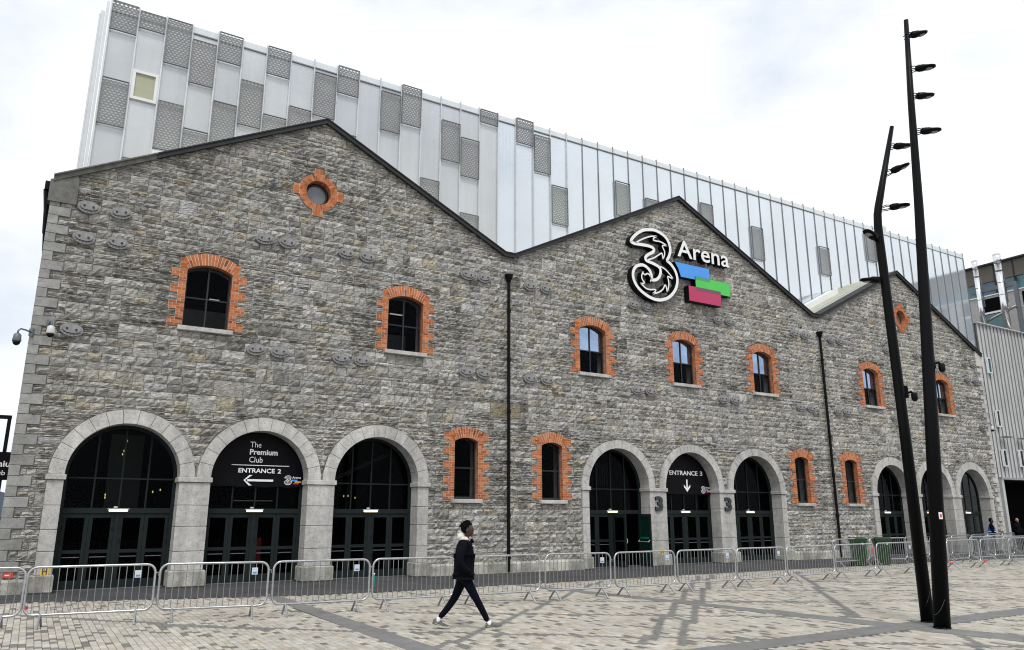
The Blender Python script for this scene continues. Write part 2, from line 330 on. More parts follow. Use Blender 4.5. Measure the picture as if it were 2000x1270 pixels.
# far ridge seen past the left corner
b = MB(); prof = [(-260+i*20, 6+5*math.sin(i*.7)+3*math.sin(i*1.9)) for i in range(14)]
b.prism([(-260,-1)]+[(0,-1)]+prof[::-1], 420, 460); b.build('hills', M['hill'], kind='structure', fixn=True)

# ================================================================== STONE WAREHOUSE
WH = thing('stone_warehouse', 'long grey rubble stone warehouse with three gables and orange brick window surrounds', 'warehouse')
ZI = 2.98
ARCH = [(-21.15,1.42,.385),(-17.48,1.42,.385),(-13.80,1.42,.385),(-3.85,1.49,.315),(0,1.49,.315),(3.85,1.49,.315),(13.80,1.42,.385),(17.48,1.42,.385),(21.15,1.42,.385)]
BAYS = [ARCH[0:3], ARCH[3:6], ARCH[6:9]]
TOP = [(-23.83,11.15),(-16.2,15.06),(-9.08,11.55),(-8.68,11.55),(0,15.87),(8.60,11.58),(9.12,11.58),(16.2,15.06),(23.83,11.15)]
UPW = [-19.45,-13.0,-4.95,-.05,4.85,12.95,19.4]; UW, UZ0, UZS, URI = .655, 7.34, 9.10, .20
NAW = [-10.56,-6.98,6.97,10.58]; NW, NZ0, NZS, NRI = .465, 2.46, 4.42, .13
OCU = [(-16.3,12.42),(16.3,12.45)]; OR_, OB = .42, .66
TOOTH = .25
def seg_arc(hw, zs, rise, n=10, ext=0):
    R = (hw*hw+rise*rise)/(2*rise); zc = zs+rise-R; a = math.asin(hw/R)
    return R, zc, a
def teeth(z, z0, wide, narrow): return wide if int((z-z0+1e-6)/TOOTH) % 2 == 0 else narrow
def blocked(z):
    I = []
    for bay in BAYS:
        if z < ZI: I.append((bay[0][0]-bay[0][1]-bay[0][2], bay[-1][0]+bay[-1][1]+bay[-1][2]))
        else:
            for c, hw, rg in bay:
                ro = hw+rg+.012
                if z < ZI+ro: h = math.sqrt(ro*ro-(z-ZI)**2); I.append((c-h,c+h))
    for c in UPW:
        if UZ0-.13 <= z < UZ0: I.append((c-UW-.12, c+UW+.12))
        elif UZ0 <= z < UZ0+7*TOOTH: h = UW+teeth(z,UZ0,.42,.21); I.append((c-h,c+h))
        elif UZ0+7*TOOTH <= z < 9.42: I.append((c-UW-.21,c+UW+.21))
        elif z < 9.66 and z >= 9.42:
            t = (z-9.42)/.24; h = (UW+.21)*math.sqrt(max(0,1-t)); I.append((c-h,c+h))
    for c in NAW:
        if NZ0-.12 <= z < NZ0: I.append((c-NW-.1,c+NW+.1))
        elif NZ0 <= z < NZ0+9*TOOTH: h = NW+teeth(z,NZ0,.41,.21); I.append((c-h,c+h))
        elif NZ0+9*TOOTH <= z < 4.93:
            t = (z-4.71)/.22; h = (NW+.15)*math.sqrt(max(0,1-t)); I.append((c-h,c+h))
    for cx, cz in OCU:
        d = abs(z-cz)
        if d < .86:
            h = math.sqrt(max(0,(OB+.03)**2-d*d)) if d < OB+.03 else 0
            if d < .19: h = .86
            elif d >= OB-.02: h = max(h,.19)
            I.append((cx-h,cx+h))
    k = int(z/.265) % 2
    qw = .54 if k == 0 else .26
    I.append((-30,-23.83+qw)); I.append((23.83-qw,30))
    if 5.32 <= z < 5.84: I.append((-9.62,-8.34))
    if z < .36: I.append((-40,40))
    # under the roof lines
    Tx = [p[0] for p in TOP]; Tz = [p[1]-.02 for p in TOP]
    xs = np.array(Tx); 
    for i in range(len(TOP)-1):
        (x0,za),(x1,zb) = TOP[i],TOP[i+1]; za -= .05; zb -= .05
        if z > max(za,zb): I.append((x0,x1))
        elif z > min(za,zb):
            t = (z-za)/(zb-za); xx = x0+(x1-x0)*t
            I.append((x0,xx) if za < z else (xx,x1))
    return I
def allowed(z, x0, x1):
    I = sorted((max(a,x0),min(b_,x1)) for a,b_ in blocked(z) if b_ > x0 and a < x1); out_ = []; cur = x0
    for a, b_ in I:
        if a > cur+.03: out_.append((cur,a))
        cur = max(cur,b_)
    if x1 > cur+.03: out_.append((cur,x1))
    return out_
PALS = [tuple(1.17*np.array(c_)) for c_ in [(.42,.405,.375),(.385,.375,.35),(.455,.44,.41),(.355,.345,.32),(.41,.385,.335),(.295,.285,.265),(.40,.36,.285),(.50,.485,.45),(.37,.35,.305),(.42,.415,.41),(.235,.23,.215)]]
PALW = np.array([.22,.18,.13,.13,.08,.06,.035,.045,.05,.06,.015]); PALW = PALW/PALW.sum()
stones = []
def lay(za, zb, x0, x1, depth=0):
    A, B, Mi = allowed(za+.004,x0,x1), allowed(zb-.004,x0,x1), allowed((za+zb)/2,x0,x1)
    if len(A) != len(B) or len(Mi) != len(A) or any(abs((a[k_]+b_[k_])/2-m_[k_]) > .03 for a,b_,m_ in zip(A,B,Mi) for k_ in (0,1)) or any(abs(a[0]-b_[0]) > .3 or abs(a[1]-b_[1]) > .3 for a, b_ in zip(A,B)):
        if zb-za > .06 and depth < 4: zm = (za+zb)/2; lay(za,zm,x0,x1,depth+1); lay(zm,zb,x0,x1,depth+1); return
        S = []
        for a in A:
            for b_ in B:
                lo, hi = max(a[0],b_[0]), min(a[1],b_[1])
                if hi > lo+.06: S.append((lo,hi))
        A = B = S
    for (al,ar),(bl,br) in zip(A,B):
        wtot = ((ar-al)+(br-bl))/2
        if wtot < .05: continue
        h = zb-za; ws = []; rem = wtot
        while rem > 0:
            ww = min(.95, max(.16, random.gauss(.27+.95*h, .13))); ws.append(ww); rem -= ww
        s = sum(ws); f = 0
        for ww in ws:
            g = f+ww/s
            stones.append((al+(ar-al)*f, al+(ar-al)*g, bl+(br-bl)*f, bl+(br-bl)*g, za, zb)); f = g
z = .36
while z < 15.9:
    H = random.uniform(.36,.50)
    x = -23.83+random.uniform(-.5,0)
    while x < 23.83:
        cw = random.uniform(.7,2.0); r = random.random(); x1 = min(x+cw,24)
        if 24-x1 < .3: x1 = 24
        if r < .72: t = random.uniform(.4,.62); lay(z,z+H*t,x,x1); lay(z+H*t,z+H,x,x1)
        elif r < .86: t = random.uniform(.28,.4); u = random.uniform(.62,.74); lay(z,z+H*t,x,x1); lay(z+H*t,z+H*u,x,x1); lay(z+H*u,z+H,x,x1)
        elif r < .93: lay(z,z+H,x,x1)
        else: t = random.uniform(.22,.3); lay(z,z+H*t,x,x1); lay(z+H*t,z+H,x,x1)
        x = x1
    z += H
def stone_mesh(m, s, ox=0, oz=0, col=None, smoothface=None):
    x0a,x1a,x0b,x1b,za,zb = s; g = .006
    wdt = max(x1a-x0a, x1b-x0b); h = zb-za
    nx = max(2,min(8,int(wdt/.075))); nz = 3 if h > .13 else 2
    if col is None:
        col = np.array(PALS[rng.choice(11, p=PALW)])*random.uniform(.85,1.15)
    dressed = random.random() < .09 if smoothface is None else smoothface
    base = random.uniform(.03,.05); amp = .006 if dressed else random.uniform(.055,.115)
    tilt = random.uniform(-.5,.5); tz = random.uniform(-.1,.8)
    vs = []; cs = []
    for j in range(nz+1):
        v = j/nz; zz = za+g+(h-2*g)*v
        xl = x0a+(x0b-x0a)*v+g; xr = x1a+(x1b-x1a)*v-g
        for i in range(nx+1):
            u = i/nx; e = (i in (0,nx)) or (j in (0,nz))
            y = -(base*.6+random.uniform(0,.015)) if e else -(base+amp*(random.random()**1.6+.35*tilt*(u-.5)+.45*tz*(v-.5)))
            jx = 0 if i in (0,nx) else random.uniform(-.35,.35)*wdt/nx*.6; jz = 0 if j in (0,nz) else random.uniform(-.35,.35)*h/nz
            ex = random.uniform(-.006,.006) if e else 0
            vs.append((xl+(xr-xl)*u+jx+ex-ox, y+.05, zz+jz+ex-oz))
    W_ = nx+1; fs = [(j*W_+i, j*W_+i+1, (j+1)*W_+i+1, (j+1)*W_+i) for j in range(nz) for i in range(nx)]
    ring = [i for i in range(W_)]+[j*W_+nx for j in range(1,nz+1)]+[nz*W_+i for i in range(nx-1,-1,-1)]+[j*W_ for j in range(nz-1,0,-1)]
    o = len(vs); vs += [(vs[r][0], .054, vs[r][2]) for r in ring]; k = len(ring)
    fs += [(ring[(i+1)%k], ring[i], o+i, o+(i+1)%k) for i in range(k)]
    o2 = len(m.v); m.add(vs, fs, tuple(col))
    for q in range(len(vs)): m.c[o2+q] = tuple(np.array(col)*random.uniform(.72,1.22))
rank = sorted(range(len(stones)), key=lambda i: -proj_area((stones[i][0]+stones[i][1])/2,0,(stones[i][4]+stones[i][5])/2, (stones[i][1]-stones[i][0]+stones[i][3]-stones[i][2])/2*(stones[i][5]-stones[i][4]),(0,1,0)))
for i in rank[:300]:
    s = stones[i]; cx, cz = (s[0]+s[1])/2, s[4]; m = MB(); stone_mesh(m, s, cx, cz); m.build('stone', M['stone'], WH, loc=(cx,0,cz))
m = MB()
for i in rank[300:]: stone_mesh(m, stones[i])
m.build('rubble_stones', M['stone'], WH, kind='stuff')
for s in ((-9.62,-8.98,5.34,5.84),(-8.97,-8.34,5.34,5.84)):
    m = MB(); stone_mesh(m, (s[0],s[1],s[0],s[1],s[2],s[3]), (s[0]+s[1])/2, s[2], (.37,.325,.235), True); m.build('stone', M['stone'], WH, loc=((s[0]+s[1])/2,0,s[2]))
# mortar core of the wall, with its openings
def curve_wall(outer, holes, y0, y1):
    cu = bpy.data.curves.new('w','CURVE'); cu.dimensions = '2D'; cu.fill_mode = 'BOTH'; cu.extrude = (y1-y0)/2
    for P in [outer]+holes:
        sp = cu.splines.new('POLY'); sp.points.add(len(P)-1); sp.use_cyclic_u = True
        for p, q_ in zip(sp.points, P): p.co = (q_[0],q_[1],0,1)
    ob = bpy.data.objects.new('w',cu); C.objects.link(ob); dg = bpy.context.evaluated_depsgraph_get(); dg.update()
    me = bpy.data.meshes.new_from_object(ob.evaluated_get(dg)); bpy.data.objects.remove(ob)
    n = len(me.vertices); co = np.empty(n*3,np.float32); me.vertices.foreach_get('co',co); co = co.reshape(-1,3)
    me.vertices.foreach_set('co', np.stack([co[:,0],(y0+y1)/2-co[:,2],co[:,1]],1).astype(np.float32).ravel()); me.materials.clear(); me.update(); return me
outer = [(-23.81,0)]
for bay in BAYS:
    outer.append((bay[0][0]-bay[0][1]-bay[0][2]+.03, 0))
    for c, hw, rg in bay:
        ro = hw+rg-.03
        outer += [(c-ro*math.cos(a), ZI+ro*math.sin(a)) for a in np.linspace(0,PI,25)]
    outer.append((bay[-1][0]+bay[-1][1]+bay[-1][2]-.03, 0))
outer += [(23.81,0)]+[(x*(.9992 if abs(x) > 23 else 1), zz-.03) for x, zz in TOP[::-1]]
holes = []
def win_poly(c, hw, z0, zs, rise, n=10):
    R, zc, a = seg_arc(hw,zs,rise); return [(c-hw,z0),(c+hw,z0)]+[(c+R*math.sin(t), zc+R*math.cos(t)) for t in np.linspace(a,-a,n)]
for c in UPW: holes.append(win_poly(c,UW,UZ0,UZS,URI))
for c in NAW: holes.append(win_poly(c,NW,NZ0,NZS,NRI))
for cx, cz in OCU: holes.append([(cx+OR_*math.cos(t), cz+OR_*math.sin(t)) for t in np.linspace(0,2*PI,33)[:-1]])
me = curve_wall(outer, holes, .05, .6); me.materials.append(M['mortar']); link('wall', me, WH)
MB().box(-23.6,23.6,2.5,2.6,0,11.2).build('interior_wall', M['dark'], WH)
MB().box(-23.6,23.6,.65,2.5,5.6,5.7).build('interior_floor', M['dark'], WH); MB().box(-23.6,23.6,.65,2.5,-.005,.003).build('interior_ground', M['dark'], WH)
for x, y, z, L_ in ((-20.15,1.6,9.05,.5),(-18.95,1.9,8.75,.3),(-13.5,1.4,9.05,.35),(-12.6,1.8,9.1,.5),(-13.5,1.8,8.2,.4)): MB().box(x-L_/2,x+L_/2,y,y+.06,z,z+.03).build('strip_light', mat('office tube',(.9,.88,.75),.5,emit=.55,var=0), WH)
for x, y, z in ((-21.45,1.5,2.5),(-21.45,1.5,2.42),(-20.2,1.6,2.6),(-20.0,1.6,2.66),(-21.0,2.1,4.1),(-21.05,2.1,3.8),(-21.08,2.1,3.7),(-14.3,1.7,2.55),(-14.15,1.7,2.56),(-13.9,1.7,2.5)): MB().tube([(x,y,z-.035),(x,y,z),(x,y,z+.03)],[.008,.02,.008],8).build('pendant_lamp', mat('pendant bulb',(1,.8,.35),.5,emit=1.0,var=0), WH)
for x in (-19.3,-12.9): MB().box(x-.9,x+.9,2.3,2.4,7.2,8.45).build('office_cabinet', mat('grey cabinet',(.24,.23,.21),.8), WH)
for i_, (xa, xb) in enumerate(((-14.9,-13.0),(-14.75,-12.85))): MB().tube([(xa,1.5,3.05),(xb,1.5,3.95)],.014,6).build('stair_rail', mat('dim rail',(.10,.10,.10),.5), WH)
MB().box(-17.25,-17.05,1.1,1.2,.55,1.25).build('red_display', mat('red display',(.35,.01,.01),.6), WH); MB().box(-17.8,-16.6,1.9,1.95,2.36,2.385).build('lit_ledge', mat('lit ledge',(.5,.45,.3),.5,emit=.12,var=0), WH)
MB().box(-21.4,-20.5,2.3,2.4,2.1,4.3).build('lobby_screen', mat('grey lobby screen',(.06,.06,.057),.8), WH)
for k_ in range(6): MB().box(.1+k_*.12-3.9,.16+k_*.12-3.9,1.6,1.62,3.1,4.0).build('lobby_slat', mat('lobby slat',(.03,.03,.03),.8), WH)
# quoins
for side in (-1,1):
    k = 0; z = 0
    while z < 10.9:
        ww = .54 if k % 2 == 0 else .26; zt = min(z+.265,11.1)
        xa, xb = (-23.84,-23.84+ww) if side < 0 else (23.84-ww,23.84)
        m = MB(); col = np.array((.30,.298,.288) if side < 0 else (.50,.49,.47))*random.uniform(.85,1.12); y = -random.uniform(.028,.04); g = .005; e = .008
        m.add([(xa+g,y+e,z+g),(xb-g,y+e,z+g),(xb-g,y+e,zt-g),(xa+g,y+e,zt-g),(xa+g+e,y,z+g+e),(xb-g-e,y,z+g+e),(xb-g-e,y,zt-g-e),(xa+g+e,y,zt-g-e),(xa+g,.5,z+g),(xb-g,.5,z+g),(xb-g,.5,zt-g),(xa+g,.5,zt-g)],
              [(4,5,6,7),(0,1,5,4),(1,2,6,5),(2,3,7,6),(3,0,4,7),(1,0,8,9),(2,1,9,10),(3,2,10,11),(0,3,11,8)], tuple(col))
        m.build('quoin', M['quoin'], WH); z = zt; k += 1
# kneeler stones at the eaves corners
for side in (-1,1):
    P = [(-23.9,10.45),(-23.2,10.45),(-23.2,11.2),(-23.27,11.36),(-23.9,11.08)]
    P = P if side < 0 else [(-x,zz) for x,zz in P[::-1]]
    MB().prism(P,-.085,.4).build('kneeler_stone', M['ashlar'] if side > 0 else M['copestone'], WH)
# plinth blocks along the plain walls
for xa, xb in ((-23.88,-23.0),(-11.98,-5.68),(5.68,11.98),(23.0,23.88)):
    k = max(1,round((xb-xa)/1.05))
    for i in range(k):
        x0, x1 = xa+(xb-xa)*i/k, xa+(xb-xa)*(i+1)/k; h = .37+random.uniform(-.01,.01); y = -.14+random.uniform(-.008,.008)
        m = MB(); m.loft([[(x0+.004,y,0),(x1-.004,y,0),(x1-.004,.3,0),(x0+.004,.3,0)],[(x0+.004,y,h-.07),(x1-.004,y,h-.07),(x1-.004,.3,h-.07),(x0+.004,.3,h-.07)],[(x0+.01,y+.06,h),(x1-.01,y+.06,h),(x1-.01,.3,h),(x0+.01,.3,h)]])
        m.build('plinth_block', M['plinth'], WH, fixn=True)
# arches: voussoirs, piers, imposts
def vary_block(m, x0,x1,y0,y1,z0,z1,e=.012):
    m.loft([[(x0+e,y0+e,z0),(x1-e,y0+e,z0),(x1-e,y1,z0),(x0+e,y1,z0)],[(x0,y0,z0+e),(x1,y0,z0+e),(x1,y1,z0+e),(x0,y1,z0+e)],[(x0,y0,z1-e),(x1,y0,z1-e),(x1,y1,z1-e),(x0,y1,z1-e)],[(x0+e,y0+e,z1),(x1-e,y0+e,z1),(x1-e,y1,z1),(x0+e,y1,z1)]])
for bay in BAYS:
    for c, hw, rg in bay:
        ri, ro = hw, hw+rg; nv = 13
        for i in range(nv):
            a0, a1 = PI*i/nv, PI*(i+1)/nv; gg = .0036; m = MB(); y0 = -.055+random.uniform(-.006,.006)
            ang = np.linspace(a1-gg,a0+gg,4)
            P = [(c+ri*math.cos(a), ZI+ri*math.sin(a)) for a in ang]+[(c+ro*math.cos(a), ZI+ro*math.sin(a)) for a in ang[::-1]]
            m.prism(P, y0, .5); m.build('voussoir', M['ashlar'], WH, fixn=True)
    # piers
    xs = [(bay[0][0]-bay[0][1]-bay[0][2], bay[0][0]-bay[0][1])]+[(a[0]+a[1], b_[0]-b_[1]) for a, b_ in zip(bay[:-1],bay[1:])]+[(bay[-1][0]+bay[-1][1], bay[-1][0]+bay[-1][1]+bay[-1][2])]
    for x0, x1 in xs:
        m = MB(); vary_block(m, x0-.07,x1+.07,-.15,.5,0,.44,.03); m.build('pier_base', M['plinth'], WH, fixn=True)
        zz = [.44,1.02,1.56,2.18,2.83] if random.random() < .5 else [.44,.95,1.62,2.2,2.83]
        for za, zb in zip(zz[:-1],zz[1:]):
            m = MB(); vary_block(m, x0,x1,-.05+random.uniform(-.005,.005),.5,za+.005,zb-.005,.010); m.build('pier_block', M['ashlar'], WH, fixn=True)
        m = MB(); vary_block(m, x0-.045,x1+.045,-.105,.5,2.835,2.978,.015); m.build('impost', M['ashlar'], WH, fixn=True)

# brick surrounds
PALB = [(.52,.18,.072),(.48,.158,.062),(.56,.205,.085),(.42,.13,.055),(.58,.225,.10)]
def bcol(dark=0): return tuple(np.array(PALB[rng.integers(5)])*random.uniform(.72,1.02)*(.6 if random.random() < dark else 1))
def brick_box(x0,x1,z0,z1,g=.0065):
    return [(x0+g,z0+g),(x1-g,z0+g),(x1-g,z1-g),(x0+g,z1-g)]
def surround(c, hw, z0, zs, rise, wide, narrow, nteeth, archh, ext, single):
    polys = []; back = MB(); ch = TOOTH/3
    for t in range(nteeth):
        wd = wide if t % 2 == 0 else narrow; za = z0+t*TOOTH
        for s in (-1,1):
            a, b_ = (c-hw-wd, c-hw) if s < 0 else (c+hw, c+hw+wd)
            back.add([(a,-.004,za),(b_,-.004,za),(b_,-.004,za+TOOTH),(a,-.004,za+TOOTH)], [(0,1,2,3)])
            for r in range(3):
                zz = za+r*ch; L_ = [.105,.21] if (r+t) % 2 else [.21,.105]; x = 0; i = 0
                while x < wd-.01:
                    l_ = min(L_[i % 2] if i < 1 else .21, wd-x)
                    if wd-x-l_ < .04: l_ = wd-x
                    xa, xb = (c-hw-x-l_, c-hw-x) if s < 0 else (c+hw+x, c+hw+x+l_)
                    polys.append(brick_box(xa,xb,zz,zz+ch)); x += l_; i += 1
    ztop = z0+nteeth*TOOTH
    R, zc, a = seg_arc(hw, zs, rise); a2 = a*1.06
    # shoulder bricks between the teeth and the arch
    zsh = zs+rise+archh*.42 if ext else ztop
    for s in (-1,1):
        zz = ztop
        while zz < zsh-.04:
            xa, xb = (c-hw-narrow, c-hw-.02) if s < 0 else (c+hw+.02, c+hw+narrow)
            back.add([(xa,-.004,zz),(xb,-.004,zz),(xb,-.004,zz+ch),(xa,-.004,zz+ch)],[(0,1,2,3)]); polys.append(brick_box(xa,xb,zz,zz+ch)); zz += ch
    nb = int(2*a2*R/.078); ang = np.linspace(-a2,a2,nb+1)
    pt = lambda r, t: (c+r*math.sin(t), zc+r*math.cos(t))
    for i in range(nb):
        t0, t1 = ang[i], ang[i+1]; g = .0065/R
        back.add([(*pt(R,t0),),(*pt(R,t1),)] and [(pt(R,t0)[0],-.0075,pt(R,t0)[1]),(pt(R,t1)[0],-.0075,pt(R,t1)[1]),(pt(R+archh,t1)[0],-.0075,pt(R+archh,t1)[1]),(pt(R+archh,t0)[0],-.0075,pt(R+archh,t0)[1])],[(0,1,2,3)])
        cuts = [0,.11,archh] if i % 2 else [0,.22,archh]
        if archh > .34: cuts = [0,.11,.32,archh] if i % 2 else [0,.215,archh]
        for r0, r1 in zip(cuts[:-1],cuts[1:]):
            polys.append([pt(R+r0+.004,t0+g),pt(R+r0+.004,t1-g),pt(R+r1-.004,t1-g*.8),pt(R+r1-.004,t0+g*.8)])
    # brick reveal lining
    rv = MB(); n_ = 9
    P = [(c-hw,z0)]+[(c+R*math.sin(t), zc+R*math.cos(t)) for t in np.linspace(-a,a,n_)]+[(c+hw,z0)]
    Q = [(c+(x-c)*.994, zz-.004) for x, zz in P]
    def strip(y0, y1, cc):
        for i in range(len(P)-1):
            segs = int(abs(P[i+1][1]-P[i][1])/ch) if i in (0,len(P)-2) else 1
            for k in range(max(1,segs)):
                p0, p1 = lerp(Q[i],Q[i+1],k/max(1,segs)), lerp(Q[i],Q[i+1],(k+.88)/max(1,segs))
                rv.add([(p0[0],y0,p0[1]),(p1[0],y0,p1[1]),(p1[0],y1,p1[1]),(p0[0],y1,p0[1])],[(0,1,2,3)],bcol())
    strip(-.008,.10,0); strip(.11,.24,0)
    sur = back.build('brick_surround', M['brickmortar'], WH)
    rv.build('reveal_bricks', M['brick'], sur, kind='stuff')
    return sur, polys
def poly_c(P): return sum(p[0] for p in P)/len(P), sum(p[1] for p in P)/len(P)
def emit_bricks(sur, polys, single):
    if single:
        for P in polys:
            cx, cz = poly_c(P); y = -random.uniform(.0105,.0135); m = MB(); m.prism([(x-cx,zz-cz) for x,zz in P],y,-.001,bcol(.08),cap=(1,0)); m.build('brick', M['brick'], sur, loc=(cx,0,cz))
    else:
        m = MB()
        for P in polys: m.prism(P,-random.uniform(.0105,.0135),-.001,bcol(.08),cap=(1,0))
        m.build('surround_bricks', M['brick'], sur, kind='stuff')
left = 300; wins = []
for c in UPW: wins.append(('u',c,*surround(c,UW,UZ0,UZS,URI,.42,.21,7,.36,True,False)))
for c in NAW: wins.append(('n',c,*surround(c,NW,NZ0,NZS,NRI,.41,.21,9,.38,False,False)))
for i, (kd, c, sur, polys) in enumerate(wins):
    single = i in (0,1) and len(polys) <= left
    if single: left -= len(polys)
    emit_bricks(sur, polys, single)
# oculi
for cx, cz in OCU:
    back = MB(); polys = []; nb = 44
    for i in range(nb):
        t0, t1 = 2*PI*i/nb, 2*PI*(i+1)/nb; g = .008
        pt = lambda r, t: (cx+r*math.cos(t), cz+r*math.sin(t))
        back.add([(pt(r,t)[0],-.004,pt(r,t)[1]) for r,t in ((OR_,t0),(OB,t0),(OB,t1),(OR_,t1))],[(0,1,2,3)])
        md = .53 if i % 2 else .58
        for r0, r1 in ((OR_,md),(md,OB)): polys.append([pt(r0+.004,t1-g),pt(r0+.004,t0+g),pt(r1-.004,t0+g),pt(r1-.004,t1-g)])
    for k in range(4):
        t = k*PI/2; ux, uz = math.cos(t), math.sin(t)
        loc = lambda a, b_: (cx+ux*a-uz*b_, cz+uz*a+ux*b_)
        back.add([(loc(a,b_)[0],-.003,loc(a,b_)[1]) for a,b_ in ((OB-.03,-.17),(.84,-.18),(.84,.18),(OB-.03,.17))],[(0,1,2,3)])
        for j in range(4):
            b0, b1 = -.17+j*.085, -.17+(j+1)*.085
            polys.append([loc(OB+.004,b0+.004),loc(.835,b0+.004),loc(.835,b1-.004),loc(OB+.004,b1-.004)])
    sur = back.build('oculus_surround', M['brickmortar'], WH)
    emit_bricks(sur, polys, False)
    rv = MB()
    for i in range(44):
        t0, t1 = 2*PI*i/44, 2*PI*(i+.88)/44; r = OR_-.004
        rv.add([(cx+r*math.cos(t0),-.008,cz+r*math.sin(t0)),(cx+r*math.cos(t1),-.008,cz+r*math.sin(t1)),(cx+r*math.cos(t1),.3,cz+r*math.sin(t1)),(cx+r*math.cos(t0),.3,cz+r*math.sin(t0))],[(3,2,1,0)],bcol())
    rv.build('reveal_bricks', M['brick'], sur, kind='stuff')
    wn = MB().tube([(cx+.36*math.cos(t),.28,cz+.36*math.sin(t)) for t in np.linspace(0,2*PI,33)[:-1]],.045,8,closed=True).build('round_window', M['wframe'], WH, smooth=True)
    MB().prism([(cx+.36*math.cos(t),cz+.36*math.sin(t)) for t in np.linspace(0,2*PI,33)[:-1]],.27,.29).build('pane', M['greyglass'], wn)

# windows
def window(c, hw, z0, zs, rise, cols, zbar, gm, y=.2):
    R, zc, a = seg_arc(hw,zs,rise); f = .055
    P = win_poly(c,hw-.008,z0+.004,zs-.004,rise,12); Q = win_poly(c,hw-f,z0+f+.03,zs-.02,rise*.9,12)
    m = MB(); n = len(P)
    m.add([(x,y,zz) for x,zz in P]+[(x,y,zz) for x,zz in Q]+[(x,y+.07,zz) for x,zz in Q],[(i,(i+1)%n,n+(i+1)%n,n+i) for i in range(n)]+[(n+i,n+(i+1)%n,2*n+(i+1)%n,2*n+i) for i in range(n)])
    W_ = m.build('window', M['wframe'], WH)
    b_ = MB(); zt = lambda x: zc+math.sqrt(R*R-(x-c)**2)-f
    if cols == 2:
        b_.box(c-.022,c+.022,y+.004,y+.05,z0+f,zt(c)+.02)
    b_.box(c-hw+f,c-.022 if cols == 2 else c+hw-f,y+.008,y+.045,zbar-.02,zbar+.02)
    if cols == 2: b_.box(c+.022,c+hw-f,y+.008,y+.045,zbar-.02,zbar+.02)
    b_.build('glazing_bar', M['wframe'], W_)
    xs = [c-hw+f,c,c+hw-f] if cols == 2 else [c-hw+f,c+hw-f]
    for xa, xb in zip(xs[:-1],xs[1:]):
        MB().add([(xa,y+.04,z0+f),(xb,y+.04,z0+f),(xb,y+.04,zbar),(xa,y+.04,zbar)],[(0,1,2,3)]).build('pane', gm[1], W_)
        top = [(xa+(xb-xa)*i/6) for i in range(7)]
        MB().add([(xa,y+.04,zbar),(xb,y+.04,zbar)]+[(x,y+.04,zt(x)+.01) for x in top[::-1]],[tuple(range(9))]).build('pane', gm[0], W_)
    m = MB(); vary_block(m, c-hw-.12,c+hw+.12,-.14,.2,z0-.13,z0-.002,.01); m.build('sill', M['ashlar'], W_, fixn=True)
for i, c in enumerate(UPW): window(c,UW,UZ0,UZS,URI,2,8.28,(M['glass2'],M['glass2']) if i < 2 else (M['glass3'],M['glass2']))  # from the third window on, upper panes hold the blue sky reflection in their tint
for c in NAW: window(c,NW,NZ0,NZS,NRI,1,3.52,(M['glass'],M['glass']))

